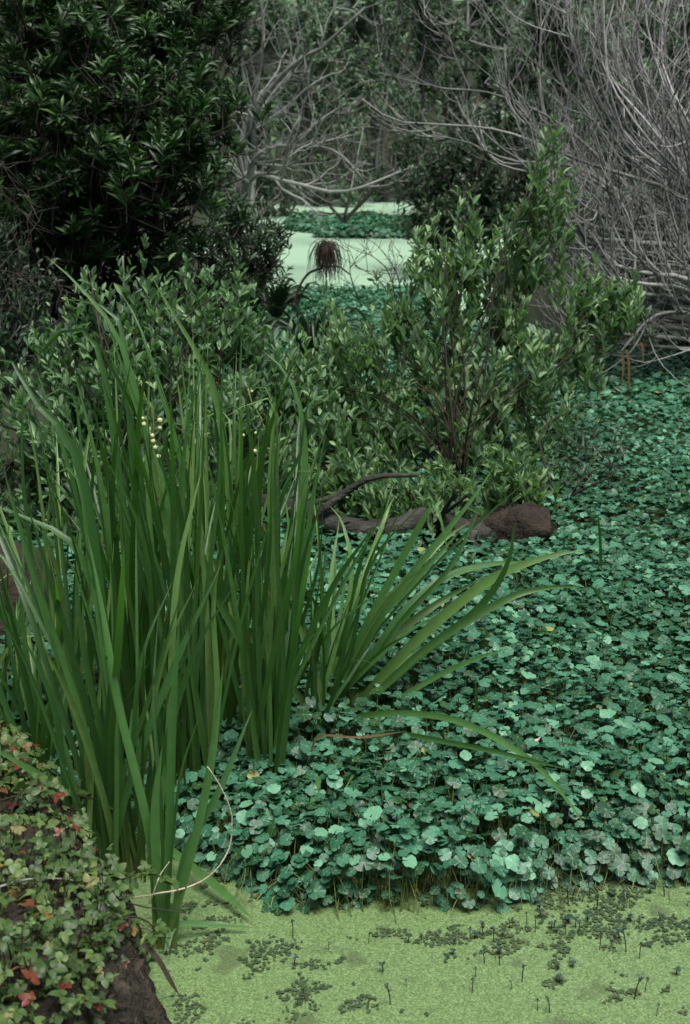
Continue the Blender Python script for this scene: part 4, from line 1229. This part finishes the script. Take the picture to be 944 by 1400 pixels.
q = rng.random(n) < 0.35
vn.tubes(np.stack([st_[q] + rng.normal(0, 0.02, (q.sum(), 3)), (st_[q] + np.stack([x, y, z], 1)[q]) / 2 + rng.normal(0, 0.01, (q.sum(), 3)), np.stack([x, y, z], 1)[q]], 1), np.full((q.sum(), 3), 0.0012), 3, rng.random(q.sum()), False)
br = tag(acc.build('bramble_cover', M['bramble']), 'low bramble leaves in green, orange and red covering the near bank', 'brambles', kind='stuff')
vn.build('stems', M['stem_red'], br)

def spray(label, path, n, ls, hgt=0.0):
    L = catmull([P(*p) for p in path], 20)
    root = empty('bramble_spray', L[0]); tag(root, label, 'bramble', 'bramble shoots leaning from the bank')
    a = Acc(); a.tubes(L[None], np.linspace(0.003, 0.0013, 20)[None], 5); a.build('stem', M['stem_red'], root)
    pos, dr, _, t_ = kids(L[None], n, 0.15, 1.0, 1.2, 0.2)
    tip = pos + dr * ls * 0.6
    a = Acc()
    nz = nrm(rng.normal(0, 0.35, (n, 3)) + A([0, -0.25, 1]))
    a.inst(TRI, tip, frames(dr, nz), np.full(n, ls) * rng.uniform(0.6, 1.15, n), np.clip(rng.normal(0.5, 0.15, n), 0, 0.8))
    a.tubes(np.stack([pos, (pos + tip) / 2, tip], 1), np.full((n, 3), 0.001), 3, 0.5, False)
    a.build('leaves', M['bramble'], root)
spray('bramble shoot stretching right across the reed bases above the bank', [(-20, 1100, 2.9), (40, 1085, 2.95), (90, 1085, 3.0), (165, 1100, 3.05)], 14, 0.024)
spray('upright bramble shoot at the left edge of the bank top', [(5, 1150, 2.75), (20, 1100, 2.8), (45, 1065, 2.85)], 10, 0.026)
spray('bramble shoot tipping over the mud beside the curved dry twig', [(110, 1260, 2.55), (150, 1215, 2.6), (190, 1195, 2.68), (235, 1200, 2.72)], 16, 0.024)
spray('short bramble shoot overhanging the bare mud face', [(120, 1290, 2.45), (170, 1255, 2.5), (205, 1262, 2.52), (215, 1290, 2.52)], 13, 0.026)
spray('bramble shoot lying along the middle of the bank', [(20, 1230, 2.5), (70, 1195, 2.55), (120, 1190, 2.6), (165, 1205, 2.65)], 14, 0.025)
spray('yellowish bramble shoot low on the bank at the bottom edge', [(20, 1390, 2.15), (70, 1340, 2.2), (120, 1330, 2.25), (150, 1350, 2.25)], 14, 0.026)
spray('bramble shoot with small leaves rising at the bottom left corner', [(-20, 1390, 2.1), (10, 1330, 2.15), (30, 1290, 2.25), (60, 1270, 2.3)], 12, 0.026)

def twig(name, label, path, r, mat, cat='twig', wob=0.0):
    L = catmull([P(*p) for p in path], 26)
    L += rng.normal(0, wob, L.shape)
    a = Acc(); a.tubes(L[None], (np.linspace(1, 0.5, 26) * r)[None], 6, 0.8)
    return tag(a.build(name, M[mat], None, origin=L[0]), label, cat)
twig('dry_twig', 'long pale dry twig curving up from the bank in front of the reeds', [(180, 1228, 2.72), (225, 1220, 2.75), (270, 1208, 2.8), (300, 1185, 2.8), (316, 1150, 2.82), (316, 1110, 2.82), (302, 1075, 2.82), (283, 1048, 2.82)], 0.0022, 'straw', wob=0.0007)
twig('dry_twig', 'short pale twig crossing the long curved one', [(205, 1234, 2.72), (212, 1215, 2.72), (220, 1195, 2.74), (232, 1178, 2.75)], 0.0018, 'straw')
twig('dry_twig', 'straight grey twig lying on the brambles at mid bank', [(-10, 1215, 2.5), (40, 1202, 2.55), (90, 1202, 2.58), (125, 1210, 2.6)], 0.003, 'bark_grey')
twig('dry_twig', 'thin dark twig pointing right off the mud face', [(160, 1230, 2.6), (200, 1240, 2.65), (252, 1248, 2.7)], 0.002, 'bark_dark')
twig('dry_twig', 'pale twig slanting up beside the leftmost reeds', [(62, 1152, 2.75), (85, 1135, 2.8), (110, 1122, 2.85)], 0.002, 'straw')
V, F, uv = blade_strip([P(195, 1290, 2.5), P(215, 1310, 2.48), P(232, 1340, 2.46), P(246, 1362, 2.46)], 0.012, 0.3, 0.8, 12)
a = Acc(); a.add(V, [F], 0.3, uv)
tag(a.build('dead_leaf', M['tuft'], None, origin=P(195, 1290, 2.5)), 'dark withered leaf hanging from the mud face to the duckweed', 'dead leaf')

# crumbs of dead leaves and fine roots on the bank
acc = Acc()
n = 900
x = rng.uniform(-1.2, -0.1, n); y = rng.uniform(1.5, 3.5, n)
d = seg_dist(x, y, BANK)
k_ = (d > 0.0) & (d < 0.45)
x, y = x[k_], y[k_]; n = len(x)
nz = nrm(rng.normal(0, 0.5, (n, 3)) + A([0.4, -0.3, 0.8]))
acc.inst(LEAF_BROAD, np.stack([x, y, bank_h(x, y) + 0.006], 1), frames(np.cross(nz, rand_unit(n)), nz), rng.uniform(0.008, 0.03, n), rng.random(n))
q_ = np.where(seg_dist(x, y, BANK) < 0.2)[0][:220]
rt = grow(np.stack([x[q_], y[q_], bank_h(x[q_], y[q_]) + 0.004], 1), A([0.5, -0.3, -0.4]) + rng.normal(0, 0.5, (len(q_), 3)), rng.uniform(0.03, 0.12, len(q_)), 7, A([0.1, 0, -0.8]), 0.5)
acc.tubes(rt, np.full((len(q_), 7), 0.0008), 3, rng.random(len(q_)), False)
tag(acc.build('leaf_litter', M['tuft']), 'brown crumbled dead leaves and fine roots on the muddy bank face', 'leaf litter', kind='stuff')

def shoot(label, path, wd, mat='reed', name='reed_shoot'):
    L = [P(*p) for p in path]
    V, F, uv = blade_strip(L, wd, 0.2, 0.9, 14)
    a = Acc(); a.add(V, [F], 0.6, uv)
    tag(a.build(name, M[mat], None, origin=L[0]), label, 'reed shoot')
shoot('short green reed shoot standing alone in the pennywort right of the root mass', [(822, 775, 4.95), (821, 735, 4.93), (818, 700, 4.92)], 0.012)
shoot('slim reed shoot leaning among the pennywort at the right middle', [(836, 850, 4.35), (822, 820, 4.35), (806, 797, 4.36)], 0.010)
shoot('thin upright reed shoot in the pennywort just right of the arching reed', [(652, 975, 3.72), (652, 950, 3.71), (650, 928, 3.71)], 0.009)
shoot('curled white leaf scrap lying on the pennywort near the tip of the arched blades', [(714, 1030, 3.42), (722, 1016, 3.41), (735, 1012, 3.42), (740, 1006, 3.43)], 0.012, 'straw', 'leaf_scrap')

# ------------------------------------------------------------------ sprouts in the duckweed
def make_sprout(h, r, lean, curl):
    root = empty('pennywort_sprout', (0, 0, 0))
    a = Acc()
    L = catmull([(0, 0, -0.005), (lean * 0.3, 0, h * 0.5), (lean, 0, h)], 7)
    a.tubes(L[None], np.full((1, 7), 0.0014), 5); a.build('stem', M['stem_red'], root)
    a = Acc()
    T = disc_leaf(int(h * 1e4) % 97, 2, 14, 0.12, curl)
    nz = nrm(A([[lean * 6, -0.3, 1.0]]))
    a.inst(T, L[-1][None], frames(A([[0.3, 1, 0]]), nz), A([r]), A([rng.uniform(0, 0.8)]))
    a.build('leaf', M['sprout'], root)
    return root
def copy_tree(o):
    c = o.copy(); COL.objects.link(c)
    for ch in o.children:
        k = ch.copy(); COL.objects.link(k); k.parent = c
    return c
protos = [make_sprout(0.035, 0.006, 0.006, 0.9), make_sprout(0.05, 0.005, -0.008, -0.9), make_sprout(0.025, 0.009, 0.004, 0.5), make_sprout(0.06, 0.006, 0.012, -1.2), make_sprout(0.018, 0.011, 0.0, 0.3)]
used = [False] * len(protos)
KIND = ['cup leaved', 'hooded thin stalked', 'short flat leaved', 'tallest drooping', 'low round leaved']
spots = []
while len(spots) < 80:
    px, py = rng.uniform(380, 944), rng.uniform(1190, 1400)
    p = G(px, py)
    dd = -seg_dist(A([p[0]]), A([p[1]]), MAT)[0]
    if dd < 0.0 or rng.random() > math.exp(-dd / 0.16) * (0.45 + 0.75 * (px > 600)): continue
    spots.append(p)
for i, p in enumerate(spots):
    k = rng.integers(0, len(protos))
    o = copy_tree(protos[k]) if used[k] else protos[k]
    used[k] = True
    o.location = (p[0], p[1], 0.004)
    o.rotation_euler = (0, 0, rng.uniform(0, 6.28))
    s = rng.uniform(0.45, 1.0); o.scale = (s, s, s)
    near = -seg_dist(A([p[0]]), A([p[1]]), MAT)[0] < 0.08
    where = 'close under the edge of the pennywort mat' if near else 'out in the open duckweed'
    tag(o, 'tiny ' + KIND[k] + ' pennywort sprout ' + where, 'sprout', 'pennywort sprouts in the duckweed')
